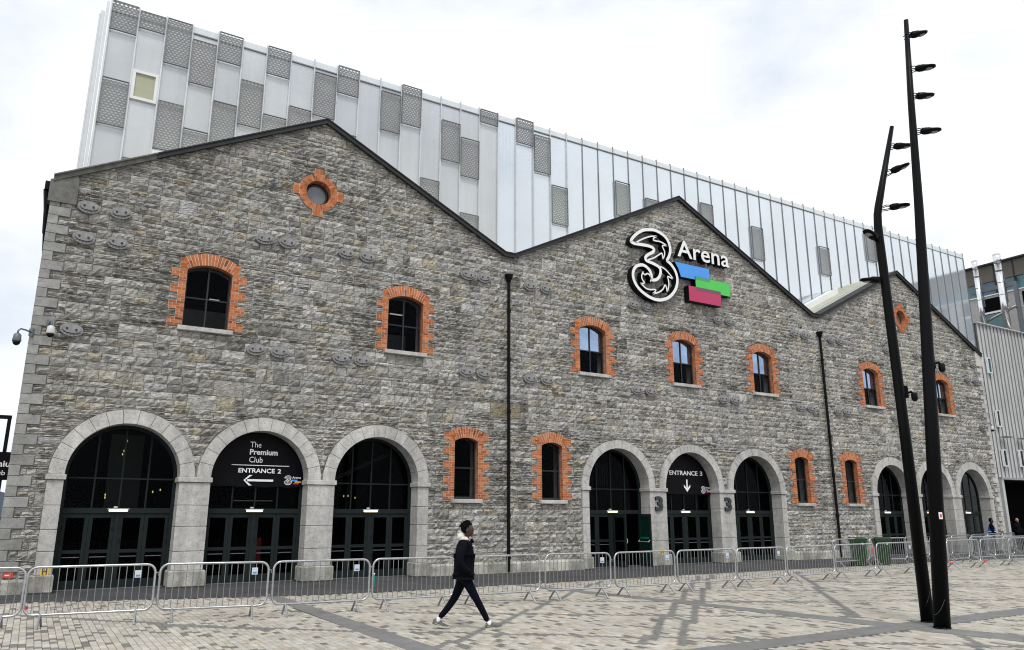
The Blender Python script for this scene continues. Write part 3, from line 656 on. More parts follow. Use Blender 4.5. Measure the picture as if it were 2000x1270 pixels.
# entrance screens in the nine arches
def entrance(idx, c, hw):
    y = .52; ri = hw
    f = MB(); zt = 2.05
    # arched outer frame
    ang = np.linspace(0,PI,25); r0, r1 = ri-.002, ri-.09
    P = [(c+r0*math.cos(a), ZI+r0*math.sin(a)) for a in ang]; Q = [(c+r1*math.cos(a), ZI+r1*math.sin(a)) for a in ang]
    P = [(c+r0,0)]+P+[(c-r0,0)]; Q = [(c+r1,0)]+Q+[(c-r1,0)]; n = len(P)
    f.add([(x,y,zz) for x,zz in P]+[(x,y,zz) for x,zz in Q]+[(x,y+.1,zz) for x,zz in Q],[(i+1,i,n+i,n+i+1) for i in range(n-1)]+[(n+i+1,n+i,2*n+i,2*n+i+1) for i in range(n-1)])
    f.box(c-r1,c+r1,y-.02,y+.1,zt-.07,zt+.07); f.box(c-r1,c+r1,y+.012,y+.07,2.90,2.94)
    fan = [-.5*r1,0,.5*r1]
    for dx in fan:
        h = ZI+math.sqrt(r1*r1-dx*dx)
        f.box(c+dx-.02,c+dx+.02,y+.01,y+.072,zt+.07,2.90); f.box(c+dx-.02,c+dx+.02,y+.01,y+.072,2.94,h+.01)
    E_ = f.build('entrance_screen', M['frame'], WH)
    xs = [-r1]+fan+[r1]
    for a, b_ in zip(xs[:-1],xs[1:]):
        MB().add([(c+a,y+.05,zt+.07),(c+b_,y+.05,zt+.07),(c+b_,y+.05,2.92),(c+a,y+.05,2.92)],[(0,1,2,3)]).build('pane', M['glass'], E_)
        up = [a+(b_-a)*i/6 for i in range(7)]
        MB().add([(c+a,y+.05,2.92),(c+b_,y+.05,2.92)]+[(c+x,y+.05,ZI+math.sqrt(max(0,r1*r1-x*x))) for x in up[::-1]],[tuple(range(9))]).build('pane', M['glass'], E_)
    # doors: two pairs of glazed leaves
    lw = (2*r1-.10)/4
    for k in range(4):
        xa = c-r1+k*lw+(.10 if k > 1 else 0); xb = xa+lw; yy = y+.01
        if idx == 3 and k > 1: continue
        l_ = MB(); s = .10
        l_.box(xa+.004,xa+s,yy,yy+.05,.02,zt-.075); l_.box(xb-s,xb-.004,yy,yy+.05,.02,zt-.075)
        l_.box(xa+s,xb-s,yy+.002,yy+.05,zt-.19,zt-.076); l_.box(xa+s,xb-s,yy+.002,yy+.05,.93,1.02); l_.box(xa+s,xb-s,yy+.002,yy+.05,.02,.24)
        l_.build('door_leaf', M['frame'], E_)
        for za, zb in ((.24,.93),(1.02,zt-.19)):
            MB().add([(xa+s,yy+.03,za),(xb-s,yy+.03,za),(xb-s,yy+.03,zb),(xa+s,yy+.03,zb)],[(0,1,2,3)]).build('pane', M['glass'], E_)
        hx = xb-.05 if k in (1,) else (xa+.05 if k == 2 else (xa+.04 if k == 0 else xb-.04))
        for hz in (.7,1.25,1.6,1.84): MB().tube([(hx,yy-.035,hz-.06),(hx,yy-.035,hz+.06)],.014,6).build('hinge', M['frame'], E_)
        MB().tube([(xa+s+.02,yy+.012,.83),(xb-s-.02,yy+.012,.83)],.012,6).build('push_bar', M['steel'], E_)
    MB().box(c-.05,c+.05,y+.0,y+.08,.0,zt-.072).build('door_post', M['frame'], E_)
    lm = MB(); lm.tube([(c-.24,y-.07,zt-.0),(c-.22,y-.07,zt),(c+.22,y-.07,zt),(c+.24,y-.07,zt)],[.014,.028,.028,.014],8); lm.build('entrance_light', M['lamp'], E_, smooth=True)
    MB().box(c-.27,c+.27,y-.06,y-.021,zt+.034,zt+.055).build('light_bracket', M['alu'], E_)
    MB().box(c-.12,c-.03,y-.03,y+.04,zt+.072,zt+.115).build('door_closer', M['alu'], E_)
    MB().box(c-r1,c+r1,y-.05,y+.1,.0,.018).build('threshold', M['alud'], E_)
    if idx == 3:      # one pair stands open, swung outward
        xh = c+r1-.02; l_ = MB(); o = .02
        l_.box(xh-.05,xh,y-.72,y-.62,.02,1.97); l_.box(xh-.05,xh,y-.1,y,.02,1.97); l_.box(xh-.048,xh-.002,y-.62,y-.1,1.84,1.97); l_.box(xh-.048,xh-.002,y-.62,y-.1,.02,.24); l_.box(xh-.048,xh-.002,y-.62,y-.1,.93,1.0)
        l_.build('door_leaf', M['frame'], E_)
        for za, zb in ((.24,.93),(1.0,1.84)): MB().box(xh-.03,xh-.02,y-.62,y-.1,za,zb).build('pane', M['greenglass'], E_)
        b2 = MB(); b2.tube([(xh-.06,y-.66,.98),(xh-.13,y-.66,.92),(xh-.13,y-.06,.92),(xh-.06,y-.06,.98)],.018,6); b2.build('push_bar', M['alu'], E_)
        MB().box(xh-.07,xh-.055,y-.6,y-.12,1.02,1.1).build('door_notice', mat('green door notice',(.0,.16,.09),.5), E_)
        xh2 = c+.08; l_ = MB(); l_.box(xh2,xh2+.05,y-.05,y+.02,.02,1.97); l_.box(xh2,xh2+.05,y-.72,y-.62,.02,1.97); l_.box(xh2+.002,xh2+.048,y-.62,y-.05,1.84,1.97); l_.box(xh2+.002,xh2+.048,y-.62,y-.05,.02,.24); l_.box(xh2+.002,xh2+.048,y-.62,y-.05,.93,1.0)
        l_.build('door_leaf', M['frame'], E_)
        for za, zb in ((.24,.93),(1.0,1.84)): MB().box(xh2+.02,xh2+.03,y-.62,y-.05,za,zb).build('pane', M['glass'], E_)
        MB().tube([(xh2+.025,y-.74,.9),(xh2+.025,y-.78,.9),(xh2+.025,y-.78,1.05),(xh2+.025,y-.74,1.05)],.014,6).build('door_handle', M['alu'], E_)
for i, (c, hw, rg) in enumerate(ARCH): entrance(i, c, hw)

# tie-bar anchor plates
def anchor_mesh():
    m = MB(); n = 22
    P = [(.325*math.cos(t), .205*math.sin(t)) for t in np.linspace(0,2*PI,n+1)[:-1]]
    m.prism(P,-.10,-.02)                                    # oval back plate
    P2 = [(-.235,-.045),(-.13,-.105),(.13,-.105),(.235,-.045),(.255,.05),(.17,.15),(-.17,.15),(-.255,.05)]
    m.prism(P2,-.135,-.10)                                  # raised body
    for s in (-1,1):
        m.prism([(s*.13+.034*math.cos(t), .01+.03*math.sin(t)) for t in np.linspace(0,2*PI,9)[:-1]],-.165,-.135,mi=1)
    for t in np.linspace(math.radians(205),math.radians(335),7):
        ux, uz = math.cos(t), math.sin(t); a = (ux*.22,uz*.135); b_ = (ux*.315,uz*.197); q = (-uz*.006,ux*.006)
        m.add([(a[0]+q[0],-.102,a[1]+q[1]),(b_[0]+q[0],-.102,b_[1]+q[1]),(b_[0]-q[0],-.102,b_[1]-q[1]),(a[0]-q[0],-.102,a[1]-q[1])],[(3,2,1,0)],mi=1)
    P3 = [(-.24,-.045),(-.133,-.108),(.133,-.108),(.24,-.045)]; P4 = [(-.252,-.054),(-.138,-.12),(.138,-.12),(.252,-.054)]
    m.add([(x,-.104,zz) for x,zz in P4]+[(x,-.104,zz) for x,zz in P3],[(0,1,5,4),(1,2,6,5),(2,3,7,6)],mi=1)
    m.v = [(x*.88,y,z*.9) for x,y,z in m.v]
    return m.build('anchor_plate', [M['iron'],M['ironface']], WH)
pl = []
for s in (-1,1):
    pl += [(s*x,z) for x in (2.08,2.82,7.2,7.95,9.95,10.66,14.52,15.25,17.22,17.94,22.05,22.88) for z in (10.45,6.86)]
    pl += [(s*22.05,9.53),(s*22.9,9.53)]
pl = [p for p in pl if not (abs(abs(p[0])-22.05) < .01 and p[1] < 7)]
a0 = anchor_mesh()
for i, (x, z) in enumerate(pl):
    o = a0 if i == 0 else a0.copy()
    if i: C.objects.link(o); o.parent = WH
    o.location = (x,0,z); o.rotation_euler = (0, random.uniform(-.12,.12), 0)
# downpipes
for x in (-8.95,8.97):
    m = MB(); m.tube([(x,-.16,10.45),(x,-.16,.05)],.062,10); m.tube([(x,-.16,10.42),(x,-.16,10.62),(x,-.16,10.72)],[.07,.15,.17],8)
    P = m.build('downpipe', M['blackiron'], WH, smooth=False)
    for z in (9.3,7.45,5.55,3.75,1.9,.5): MB().tube([(x,-.16,z-.05),(x,-.16,z+.05)],.082,10).build('pipe_collar', M['blackiron'], P)
# roof verge and roofs
for (x0,za),(x1,zb) in zip(TOP[:-1],TOP[1:]):
    d = math.hypot(x1-x0,zb-za); k = 1 if d < 1 else max(1,round(d/2.6))
    for i in range(k):
        (xa,z0),(xb,z1) = lerp((x0,za),(x1,zb),i/k), lerp((x0,za),(x1,zb),(i+1)/k)
        stoney = x0 < -23 and i == 0
        lo, hi = (-.11,.06)
        m = MB(); m.prism([(xa,z0+lo),(xb,z1+lo),(xb,z1+hi),(xa,z0+hi)],-.16 if not stoney else -.12,-.06 if not stoney else .0)
        m.prism([(xa,z0+hi-.03),(xb,z1+hi-.03),(xb,z1+hi+.012),(xa,z0+hi+.012)],-.19,.6); m.build('verge_capping', M['copestone'] if stoney else M['coping'], WH)
rb = [(-24.0,11.05,-16.2,15.1),(-16.2,15.1,-9.08,11.6),(-9.08,11.6,-8.68,11.6),(-8.68,11.6,0,15.9),(0,15.9,8.6,11.62),(8.6,11.62,9.12,11.62),(9.12,11.62,16.2,15.1),(16.2,15.1,24.0,11.05)]
for x0,z0,x1,z1 in rb: MB().prism([(x0,z0-.15),(x1,z1-.15),(x1,z1-.02),(x0,z0-.02)],.55,3.1).build('roof_slope', M['roof'], WH)
def up3(x): return 11.62+(x-9.12)*(15.1-11.62)/(16.2-9.12)
for ya, yb, h, xa, xb, mm in ((1.0,1.12,.07,9.3,16.0,'alu'),(2.2,2.34,.30,9.6,14.2,'white'),(2.34,2.9,.26,9.6,14.2,'white')):
    MB().prism([(xa,up3(xa)-.05),(xb,up3(xb)-.05),(xb,up3(xb)+h),(xa,up3(xa)+h)],ya,yb).build('roof_flashing', M[mm], WH)
# eaves gutter of the left side
m = MB(); m.box(-24.02,-23.87,.15,9,10.85,11.1); m.tube([(-23.95,.35,10.9),(-23.9,.35,10.3),(-23.87,.35,9.6)],[.1,.07,.05],8); m.build('eaves_gutter', M['blackiron'], WH)

# ================================================================== POLYCARBONATE HALL
D = 3.0
HALL = thing('arena_hall', 'tall hall behind the gables clad in pale translucent panels with slim vertical fins', 'hall', (0,D,0))
FX = np.interp(np.arange(58),[0,6,14,24,39,41,51,57],[-23.02,-17.75,-10.45,-1.14,12.9,14.76,24.03,29.48])
def ztop(x): return float(np.interp(x,[-23,-14,0,12,29],[19.12,19.27,19.43,19.49,19.46]))
MB().box(-23.0,29.4,1.6,24,0,18.3).build('hall_core', M['hall'], HALL)
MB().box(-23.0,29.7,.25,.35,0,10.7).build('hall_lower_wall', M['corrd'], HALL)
MESHP = {0:[(19.14,18.04),(16.18,14.52)],1:[(19.02,18.39),(13.46,12.4)],2:[(19.06,17.33),(15.82,14.05)],3:[(18.52,16.83),(15.02,13.2)],4:[(19.14,18.01),(16.34,14.2)],5:[(17.47,15.7)],6:[(19.16,18.04),(16.33,14.6)],7:[(16.93,15.2)],8:[(18.66,16.85)],9:[(19.24,18.09),(16.37,15.2)],
 11:[(18.7,17.0)],12:[(19.26,17.53)],13:[(15.31,13.5)],14:[(18.18,16.4)],15:[(17.62,15.87),(14.18,12.5)],16:[(19.23,18.63)],18:[(19.38,18.17)],19:[(18.77,17.0)],20:[(16.51,14.69)],24:[(17.6,15.85)],26:[(17.12,15.4)],30:[(17.71,16.1)],34:[(17.16,15.33)],40:[(17.06,15.39)],45:[(18.8,17.05)]}
rnd = random.Random(3)
def ribbed(xa, xb, za, zb):
    m = MB(); k = 12; vs = []
    for i in range(2*k+1):
        x = xa+(xb-xa)*i/(2*k); y = .0 if i % 2 else (.0012 if xa < -7 else .0002); vs += [(x,y,za),(x,y,zb)]
    return m.add(vs,[(2*i,2*i+2,2*i+3,2*i+1) for i in range(2*k)])
for i in range(57):
    xa, xb = FX[i], FX[i+1]; t0 = ztop((xa+xb)/2); rail = t0-.36
    zs_ = [10.6]+sorted(z_ for ab in MESHP.get(i,[]) for z_ in ab if z_ < rail-.3)[-1:]+[rail-.02] if i < 24 and rnd.random() < .8 else [10.6,rail-.02]
    for z0_, z1_ in zip(zs_[:-1],zs_[1:]): ribbed(xa+.02,xb-.02,z0_+.004,z1_-.004).build('cladding_panel', M[rnd.choice(['poly','poly','poly2','poly3']) if i < 17 else 'polysky'], HALL)
    MB().add([(xa+.02,-.02,rail+.02),(xb-.02,-.02,rail+.02),(xb-.02,-.02,t0-.08),(xa+.02,-.02,t0-.08)],[(0,1,2,3)]).build('parapet_pane', M['clear'], HALL)
    MB().box(xa+.02,xb-.02,-.05,.03,rail-.02,rail+.02).build('rail', M['alud'] if i < 40 else M['alu'], HALL)
for i in range(58):
    x = FX[i]; t0 = ztop(x); zj = t0-1.6-.25*((i*7) % 5)/5
    wf = .026 if i < 22 else .013; MB().box(x-wf,x+wf,-.085 if i < 22 else -.05,.04,10.6,zj).box(x-wf*.8,x+wf*.8,-.075 if i < 22 else -.045,.04,zj+.012,t0).build('fin', M['alu'] if i < 22 else M['alud'], HALL)  # right-hand fins get darker metal to stand for their shadow side
def mesh_panel(i, zt_, zb_):
    xa, xb = FX[i]+.045, FX[i+1]-.045; m = MB(); ph = .088; n = int((zt_-zb_)/ph); k = 12; wd = (xb-xa)/k
    zt_ = min(zt_, ztop(xa)-.01)
    for r in range(n):
        z = zb_+.02+r*ph; off = r % 2; pts0 = []; 
        for j in range(k+1):
            up = ((j+off) % 2); x = xa+j*wd
            zc = z+(.36 if up else 0)*ph
            pts0 += [(x,-.095-.01*up,zc),(x,-.125-.01*up,zc+.046)]
        m.add(pts0,[(2*j,2*j+2,2*j+3,2*j+1) for j in range(k)])
    fr = MB(); e = .018
    fr.box(xa-e,xb+e,-.14,-.06,zt_-.004,zt_+.014); fr.box(xa-e,xb+e,-.14,-.06,zb_-.014,zb_+.004); fr.box(xa-e,xa,-.14,-.06,zb_+.004,zt_-.004); fr.box(xb,xb+e,-.14,-.06,zb_+.004,zt_-.004)
    F_ = fr.build('mesh_panel', M['alud'], HALL); m.build('expanded_mesh', M['mesh'], F_, kind='stuff')
for i, l_ in MESHP.items():
    for a, b_ in l_: mesh_panel(i, a, b_)
for i, za, zb in ((1,15.66,16.76),(2,12.7,13.98)):
    xa, xb = FX[i]+.03, FX[i+1]-.03; m = MB(); f = .1
    m.box(xa,xb,-.1,-.01,za,za+f); m.box(xa,xb,-.1,-.01,zb-f,zb); m.box(xa,xa+f,-.098,-.01,za+f,zb-f); m.box(xb-f,xb,-.098,-.01,za+f,zb-f)
    W_ = m.build('hall_window', M['white'], HALL); MB().box(xa+f,xb-f,-.04,-.02,za+f,zb-f).build('window_blind', M['blind'], W_)
# steel seen faintly through the panels and the thin return at the left end
for z in (17.9,17.2,15.3,13.4): MB().box(-22.9,29.3,.35,.5,z,z+.14).build('girt', M['alu'], HALL)
m = MB(); m.box(-23.16,-23.07,-.06,.10,10.6,19.05); m.box(-23.30,-23.17,.12,.3,10.6,18.75); m.box(-23.345,-23.30,.1,.32,10.6,18.6); m.build('end_return', M['alu'], HALL)
o = MB(); o.box(20.9,21.4,.3,.8,19.45,19.9); o.tube([(20.9,.5,19.75),(20.4,.4,19.62)],.05,6); o.tube([(20.4,.4,19.5),(20.4,.4,19.78)],.09,8)
tag(o.build('rooftop_unit', M['alu']), 'small grey equipment unit on the roof edge of the pale hall', 'roof unit').location = (0,D,0)

# ================================================================== BUILDINGS AT THE RIGHT
CB = thing('ribbed_clad_building', 'pale grey ribbed metal building with dark loading opening, right of the stone warehouse', 'building', (29.75,3,0))
zt = 14.55; W_ = 10.0; pr_ = [(0,0),(.05,0),(.055,-.075),(.40,-.02),(.45,0)]
def corr_wall(z0, z1):
    P = []
    for i in range(int(W_/.45)): P += [(i*.45+dx,dy) for dx,dy in pr_[:-1]]
    P.append((W_,0)); n = len(P)
    return MB().add([(x,y,z0) for x,y in P]+[(x,y,z1) for x,y in P],[(i,i+1,n+i+1,n+i) for i in range(n-1)])
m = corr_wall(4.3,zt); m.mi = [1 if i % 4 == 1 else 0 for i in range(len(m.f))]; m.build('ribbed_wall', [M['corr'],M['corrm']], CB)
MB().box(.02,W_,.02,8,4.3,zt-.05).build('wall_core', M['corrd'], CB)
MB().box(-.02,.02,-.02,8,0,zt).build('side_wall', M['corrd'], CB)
MB().box(.02,.30,-.22,.3,0,4.16).build('corner_post', M['corr'], CB)
MB().box(.02,W_,-.26,.2,4.16,4.3).build('opening_lintel', M['alu'], CB)
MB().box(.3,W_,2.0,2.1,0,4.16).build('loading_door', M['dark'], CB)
MB().box(-.02,W_,-.22,.3,zt,zt+.06).build('roof_edge', M['corr'], CB)
for xa, xb, za, zb in ((.5,.95,11.14,12.2),(.66,1.06,7.57,8.67),(.72,1.17,5.0,6.1),(2.82,3.28,5.03,6.16)):
    f = MB(); f.box(xa,xb,-.24,-.1,za,za+.07); f.box(xa,xb,-.24,-.1,zb-.07,zb); f.box(xa,xa+.06,-.238,-.1,za+.07,zb-.07); f.box(xb-.06,xb,-.238,-.1,za+.07,zb-.07)
    F_ = f.build('slot_window', M['white'], CB); MB().box(xa+.06,xb-.06,-.2,-.18,za+.07,zb-.07).build('pane', M['oglass'] if za > 9 else M['wframe'], F_)
for xa in (.78,2.81): MB().box(xa,xa+.8,-.6,-.172,6.87,6.93).build('light_shelf', M['alud'], CB)
# flues and their steel frame
def flue(x, y, r, z0, z1, label):
    F_ = thing('flue_pipe', label, 'flue', (x,y,z0)); h = z1-z0
    MB().tube([(0,0,0),(0,0,h)],r,16).build('pipe', M['flue'], F_, smooth=True)
    MB().tube([(0,0,h),(0,0,h+.02),(0,0,h+.7)],[r,r*1.12,r*1.12],16).build('cowl', M['flue'], F_, smooth=True)
    for q in range(6): MB().tube([(0,0,h*(.1+.16*q)-.02),(0,0,h*(.1+.16*q)+.02)],r*1.06,16).build('clamp_band', M['alud'], F_)
    MB().tube([(r,0,h*.9),(r+.3,-.05,h*.9),(r+.3,-.05,h*.5)],.04,6).build('vent_pipe', M['steel'], F_)
flue(37,6.0,.19,14.5,20.4,'slimmer polished steel flue, the left one rising over the ribbed building')
flue(37,4.35,.245,14.5,20.45,'thicker polished steel flue, the right one rising over the ribbed building')
G = thing('flue_support_frame', 'blue grey steel post, beam and diagonal brace holding the two flues', 'steel frame', (37.5,3.6,14.5))
MB().box(-.13,.13,-.13,.13,0,4.4).build('post', M['steel'], G); MB().box(-.1,.1,.13,3.2,4.1,4.42).build('beam', M['steel'], G); MB().tube([(-.2,.05,2.5),(-.2,2.8,1.62)],.1,8).build('brace', M['gal'], G)
# office block beyond, its face looking left
OF = thing('office_block', 'office block with brown roof fascia and teal glass band, far right behind the flues', 'building', (40,-10,0))
MB().box(0,18,0,45,0,18.9).build('stone_wall', M['ostone'], OF)
MB().box(.02,18,.0,45,20.05,21.4).build('roof_fascia', M['brown'], OF); MB().box(-.25,18,-.2,45,21.4,21.52).build('roof_edge', M['coping'], OF)
MB().box(.4,17.8,.2,44.8,18.98,20.05).build('upper_storey', M['dark'], OF)
for i in range(30):
    y = .2+i*1.45
    MB().box(.12,.3,y+.06,y+1.39,18.99,20.04).build('pane', M['oglassb'] if i % 4 == 3 else M['oglass'], OF); MB().box(-.02,.25,y-.05,y+.05,18.95,21.38).build('mullion', M['coping'], OF)
MB().box(-.08,.4,0,45,18.9,18.98).build('sill_band', M['white'], OF)
for i in range(14):
    y = 1.3+i*2.9
    for z0, z1 in ((15.7,18.7),(11.9,14.9),(8.1,11.1),(4.3,7.3)):
        f = MB(); f.box(-.03,.0-.002,y,y+1.45,z0,z1)
        F_ = f.build('window', M['dark'], OF); MB().box(-.06,-.035,y+.05,y+1.4,z0+.05,z0+1.7).build('pane', M['oglass'], F_); MB().box(-.09,-.031,y,y+1.45,z0+1.75,z0+1.9).build('transom', M['white'], F_)

# ================================================================== SIGNS
SG = thing('arena_logo_sign', 'large white outlined 3 logo with Arena lettering and coloured boxes on the middle gable', 'sign', (0,0,0))
BIG = [(-3.031,13.176),(-2.919,13.334),(-2.655,13.575),(-2.349,13.758),(-2.044,13.843),(-1.695,13.888),(-1.349,13.815),(-1.092,13.688),(-0.927,13.49),(-0.847,13.222),(-0.87,13.006),(-0.973,12.777),(-1.063,12.621),(-0.987,12.565),(-0.817,12.455),(-0.612,12.21),(-0.521,11.912),(-0.565,11.592),(-0.719,11.293),(-1.001,11.01),(-1.316,10.844),(-1.665,10.759),(-2.046,10.787),(-2.417,10.916),(-2.739,11.116),(-2.934,11.352),(-3.012,11.606),(-2.971,11.848),(-2.837,12.039),(-2.645,12.139),(-2.433,12.176),(-2.225,12.11),(-2.063,11.967),(-1.998,11.773),(-1.998,11.62),(-1.914,11.6),(-1.74,11.645),(-1.582,11.773),(-1.484,11.961),(-1.474,12.135),(-1.554,12.241),(-1.701,12.302),(-1.956,12.361),(-2.209,12.403),(-2.29,12.474),(-2.263,12.581),(-2.107,12.713),(-1.885,12.839),(-1.793,12.942),(-1.81,13.026),(-1.915,13.076),(-2.171,13.098),(-2.554,13.077),(-2.891,13.065),(-3.035,13.107)]
FL = [[(-2.805,13.099),(-2.544,13.269),(-2.238,13.431),(-1.93,13.561),(-1.579,13.629)],[(-1.579,13.629),(-1.759,13.524),(-1.788,13.414),(-1.636,13.407),(-1.417,13.414),(-1.201,13.367),(-1.028,13.294)],[(-1.028,13.294),(-1.205,13.289),(-1.297,13.226),(-1.238,13.114),(-1.181,12.985),(-1.214,12.804),(-1.313,12.63)],[(-1.313,12.63),(-1.316,12.786),(-1.361,12.899),(-1.588,12.754),(-1.857,12.585),(-2.163,12.462)],[(-1.486,12.288),(-1.23,12.21),(-1.019,12.073),(-0.853,11.927),(-0.779,11.835)],[(-0.779,11.835),(-0.944,11.871),(-1.075,11.891),(-1.042,11.724),(-1.031,11.553),(-1.089,11.338),(-1.164,11.19)],[(-1.164,11.19),(-1.175,11.359),(-1.254,11.484),(-1.374,11.294),(-1.556,11.147),(-1.776,11.046),(-1.992,10.98)],[(-1.992,10.98),(-1.85,11.085),(-1.81,11.193),(-2.11,11.147),(-2.319,11.165),(-2.482,11.257),(-2.623,11.352)],[(-2.623,11.352),(-2.477,11.358),(-2.41,11.419),(-2.51,11.521),(-2.543,11.684),(-2.448,11.902)],[(-2.448,11.902),(-2.432,11.803),(-2.35,11.766),(-2.198,11.842),(-2.075,11.761),(-2.04,11.631),(-2.069,11.49)]]
def stroke(pts, w0, closed, yf, yb, T=lambda p: p):    # flat faced ribbon with black returns
    P = [np.array(T(p)) for p in pts]; n = len(P); Lf, Rt = [], []
    for i in range(n):
        a = P[i-1] if closed or i else P[i]; b_ = P[(i+1) % n] if closed or i < n-1 else P[i]; t = (b_-a)/max(1e-6,np.linalg.norm(b_-a)); q = np.array([-t[1],t[0]])
        ww = w0*.5 if closed or 0 < i < n-1 else w0*.2
        Lf.append(P[i]+q*ww); Rt.append(P[i]-q*ww)
    f = MB(); r = MB(); K = n if closed else n-1
    f.add([(p[0],yf,p[1]) for p in Rt]+[(p[0],yf,p[1]) for p in Lf],[(i,(i+1)%n,n+(i+1)%n,n+i) for i in range(K)])
    if yb is not None:
        g = .02
        for S_, s in ((Rt,-1),(Lf,1)):
            r.add([(p[0],yf+.004,p[1]) for p in S_]+[(p[0],yb,p[1]) for p in S_],[(i,(i+1)%n,n+(i+1)%n,n+i) for i in range(K)])
    return f, r
bigc = catmull(BIG,4,True)
f, r = stroke(bigc,.135,True,-.33,-.03); f.build('outline_face', M['signwhite'], SG, fixn=True); r.build('outline_return', M['signblack'], SG)
for F_ in FL:
    f, r = stroke(catmull(F_,5),.062,False,-.33,-.06); f.build('flame_line', M['signwhite'], SG, fixn=True); r.build('flame_return', M['signblack'], SG)
me = text_mesh('Arena', 1., .0, .012, spacing=1.02); xs_ = [v.co.x for v in me.vertices]; zs_ = [v.co.y for v in me.vertices]
tw = max(xs_); th = max(zs_)
def two_tone(me, name, parent, x, z, sx, sz, yf, depth, mw, mb):
    a = me.copy(); place_xz(a, x, yf, z, sx, sz); a.materials.append(mw); link(name, a, parent)
    # returns: boundary edges pulled back
    bm = bmesh.new(); bm.from_mesh(a); bmesh.ops.remove_doubles(bm, verts=bm.verts, dist=1e-5); ed = [e for e in bm.edges if len(e.link_faces) == 1]; m = MB()
    for e in ed:
        p, q_ = e.verts[0].co, e.verts[1].co; m.add([(p.x,yf+.003,p.z),(q_.x,yf+.003,q_.z),(q_.x,yf+depth,q_.z),(p.x,yf+depth,p.z)],[(0,1,2,3)])
    bm.free(); m.build(name+'_return', mb, parent)
two_tone(me,'lettering',SG,-.41,12.955,3.17/tw,.77/th,-.33,.3,M['signwhite'],M['signblack'])
def sbox(name, P, m, yf, yb=-.05):
    MB().prism(P,yf,yf+.02).build(name, m, SG, fixn=True); c = poly_c(P)
    MB().prism([(c[0]+(x-c[0])*1.012, c[1]+(zz-c[1])*1.03) for x,zz in P],yf+.006,yb).build(name+'_case', M['signblack'], SG, fixn=True)
sbox('blue_box',[(-.27,12.03),(1.47,12.03),(1.47,12.665),(-.60,12.665),(-.40,12.38)],M['blue'],-.30)
sbox('green_box',[(.575,11.55),(2.71,11.55),(2.71,12.17),(.575,12.17)],M['green'],-.32)
sbox('magenta_box',[(.12,11.0),(2.066,11.0),(2.066,11.675),(.12,11.675)],M['pink'],-.34)
MB().box(.575,1.47,-.3235,-.321,12.03,12.17).build('overlap_patch', M['dkgreen'], SG); MB().box(.575,2.06,-.3435,-.341,11.53,11.67).build('overlap_patch', M['dkpink'], SG)
for x, z in ((.3,11.2),(1.8,11.2),(1.2,12.3),(2.5,11.7),(-1.7,10.8),(-2.8,13.0),(-.9,13.3)): MB().box(x-.03,x+.03,-.06,.0,z-.03,z+.03).build('fixing', M['signblack'], SG)

def txt(parent, body, x, y, z, width, height, m, bold=0., name='lettering'):
    me = text_mesh(body,1.,0.,bold); X = [v.co.x for v in me.vertices]; Y = [v.co.y for v in me.vertices]
    sx = width/(max(X)-min(X)); sz = height/(max(Y)-min(Y)); place_xz(me, x-min(X)*sx, y, z-min(Y)*sz, sx, sz); me.materials.append(m); return link(name, me, parent)
def mini_logo(parent, x, z, s, y):
    cx, cz = -3.1, 10.7; T = lambda p: (x+(p[0]-cx)*s, z+(p[1]-cz)*s)
    f, _ = stroke(catmull(BIG,2,True),.17*s,True,y,None,T); f.build('logo_outline', M['signwhite'], parent, fixn=True)
    for F_ in FL: f, _ = stroke(catmull(F_,3),.09*s,False,y,None,T); f.build('logo_flame', M['signwhite'], parent, fixn=True)
    txt(parent,'Arena',*(T((-.41,0))[0],y,T((0,12.95))[1]),3.1*s,.75*s,M['signwhite'],.02)
    for P, mm in (((-.4,12.0,1.47,12.6),'blue'),((.575,11.55,2.71,12.0),'yellow'),((.12,11.0,2.06,11.5),'pink')):
        a = T((P[0],P[1])); b_ = T((P[2],P[3])); MB().box(a[0],b_[0],y,y+.004,a[1],b_[1]).build('logo_block', M[mm], parent)
def banner(c, hw, zb, label):
    y = .46; T_ = thing('entrance_banner', label, 'banner', (0,0,0)); r = hw-.03; m = MB()
    dx0 = math.sqrt(max(0,r*r-max(0,zb-ZI)**2)); n = 24; top = []; 
    ang = np.linspace(0,PI,n+1); arc = [(c+r*math.cos(a), ZI+r*math.sin(a)) for a in ang]
    bot = [(c-r+2*r*i/16, zb-.028*abs(math.sin(PI*4*i/16+.6))) for i in range(17)]
    P = bot+[(x,zz) for x,zz in arc]
    m.add([(x,y+.012*math.sin(x*7)*(.3 if zz > 3.3 else 1),zz) for x,zz in P]+[(x,y+.02,zz) for x,zz in P],[tuple(range(len(P)))]+[((i+1)%len(P),i,len(P)+i,len(P)+(i+1)%len(P)) for i in range(len(P))])
    m.build('banner_sheet', M['banner'], T_); return T_
B_ = banner(-17.48,1.42,2.78,'black arched banner reading The Premium Club Entrance 2 with left arrow over the second arch'); Y_ = .435; WT = M['signwhite']
def shrink(x): return -17.44+(x+17.36)*1.0
txt(B_,'The',-17.76,Y_,3.93,.33,.17,WT); txt(B_,'Premium',-17.76,Y_,3.71,.84,.17,WT,.03); txt(B_,'Club',-17.76,Y_,3.48,.40,.17,WT)
MB().box(-18.26,-16.54,Y_-.002,Y_,3.385,3.405).build('rule', WT, B_)
txt(B_,'ENTRANCE',-18.05,Y_,3.17,1.08,.135,WT,.02); txt(B_,'2',-16.885,Y_,3.17,.105,.135,WT,.02,'numeral')
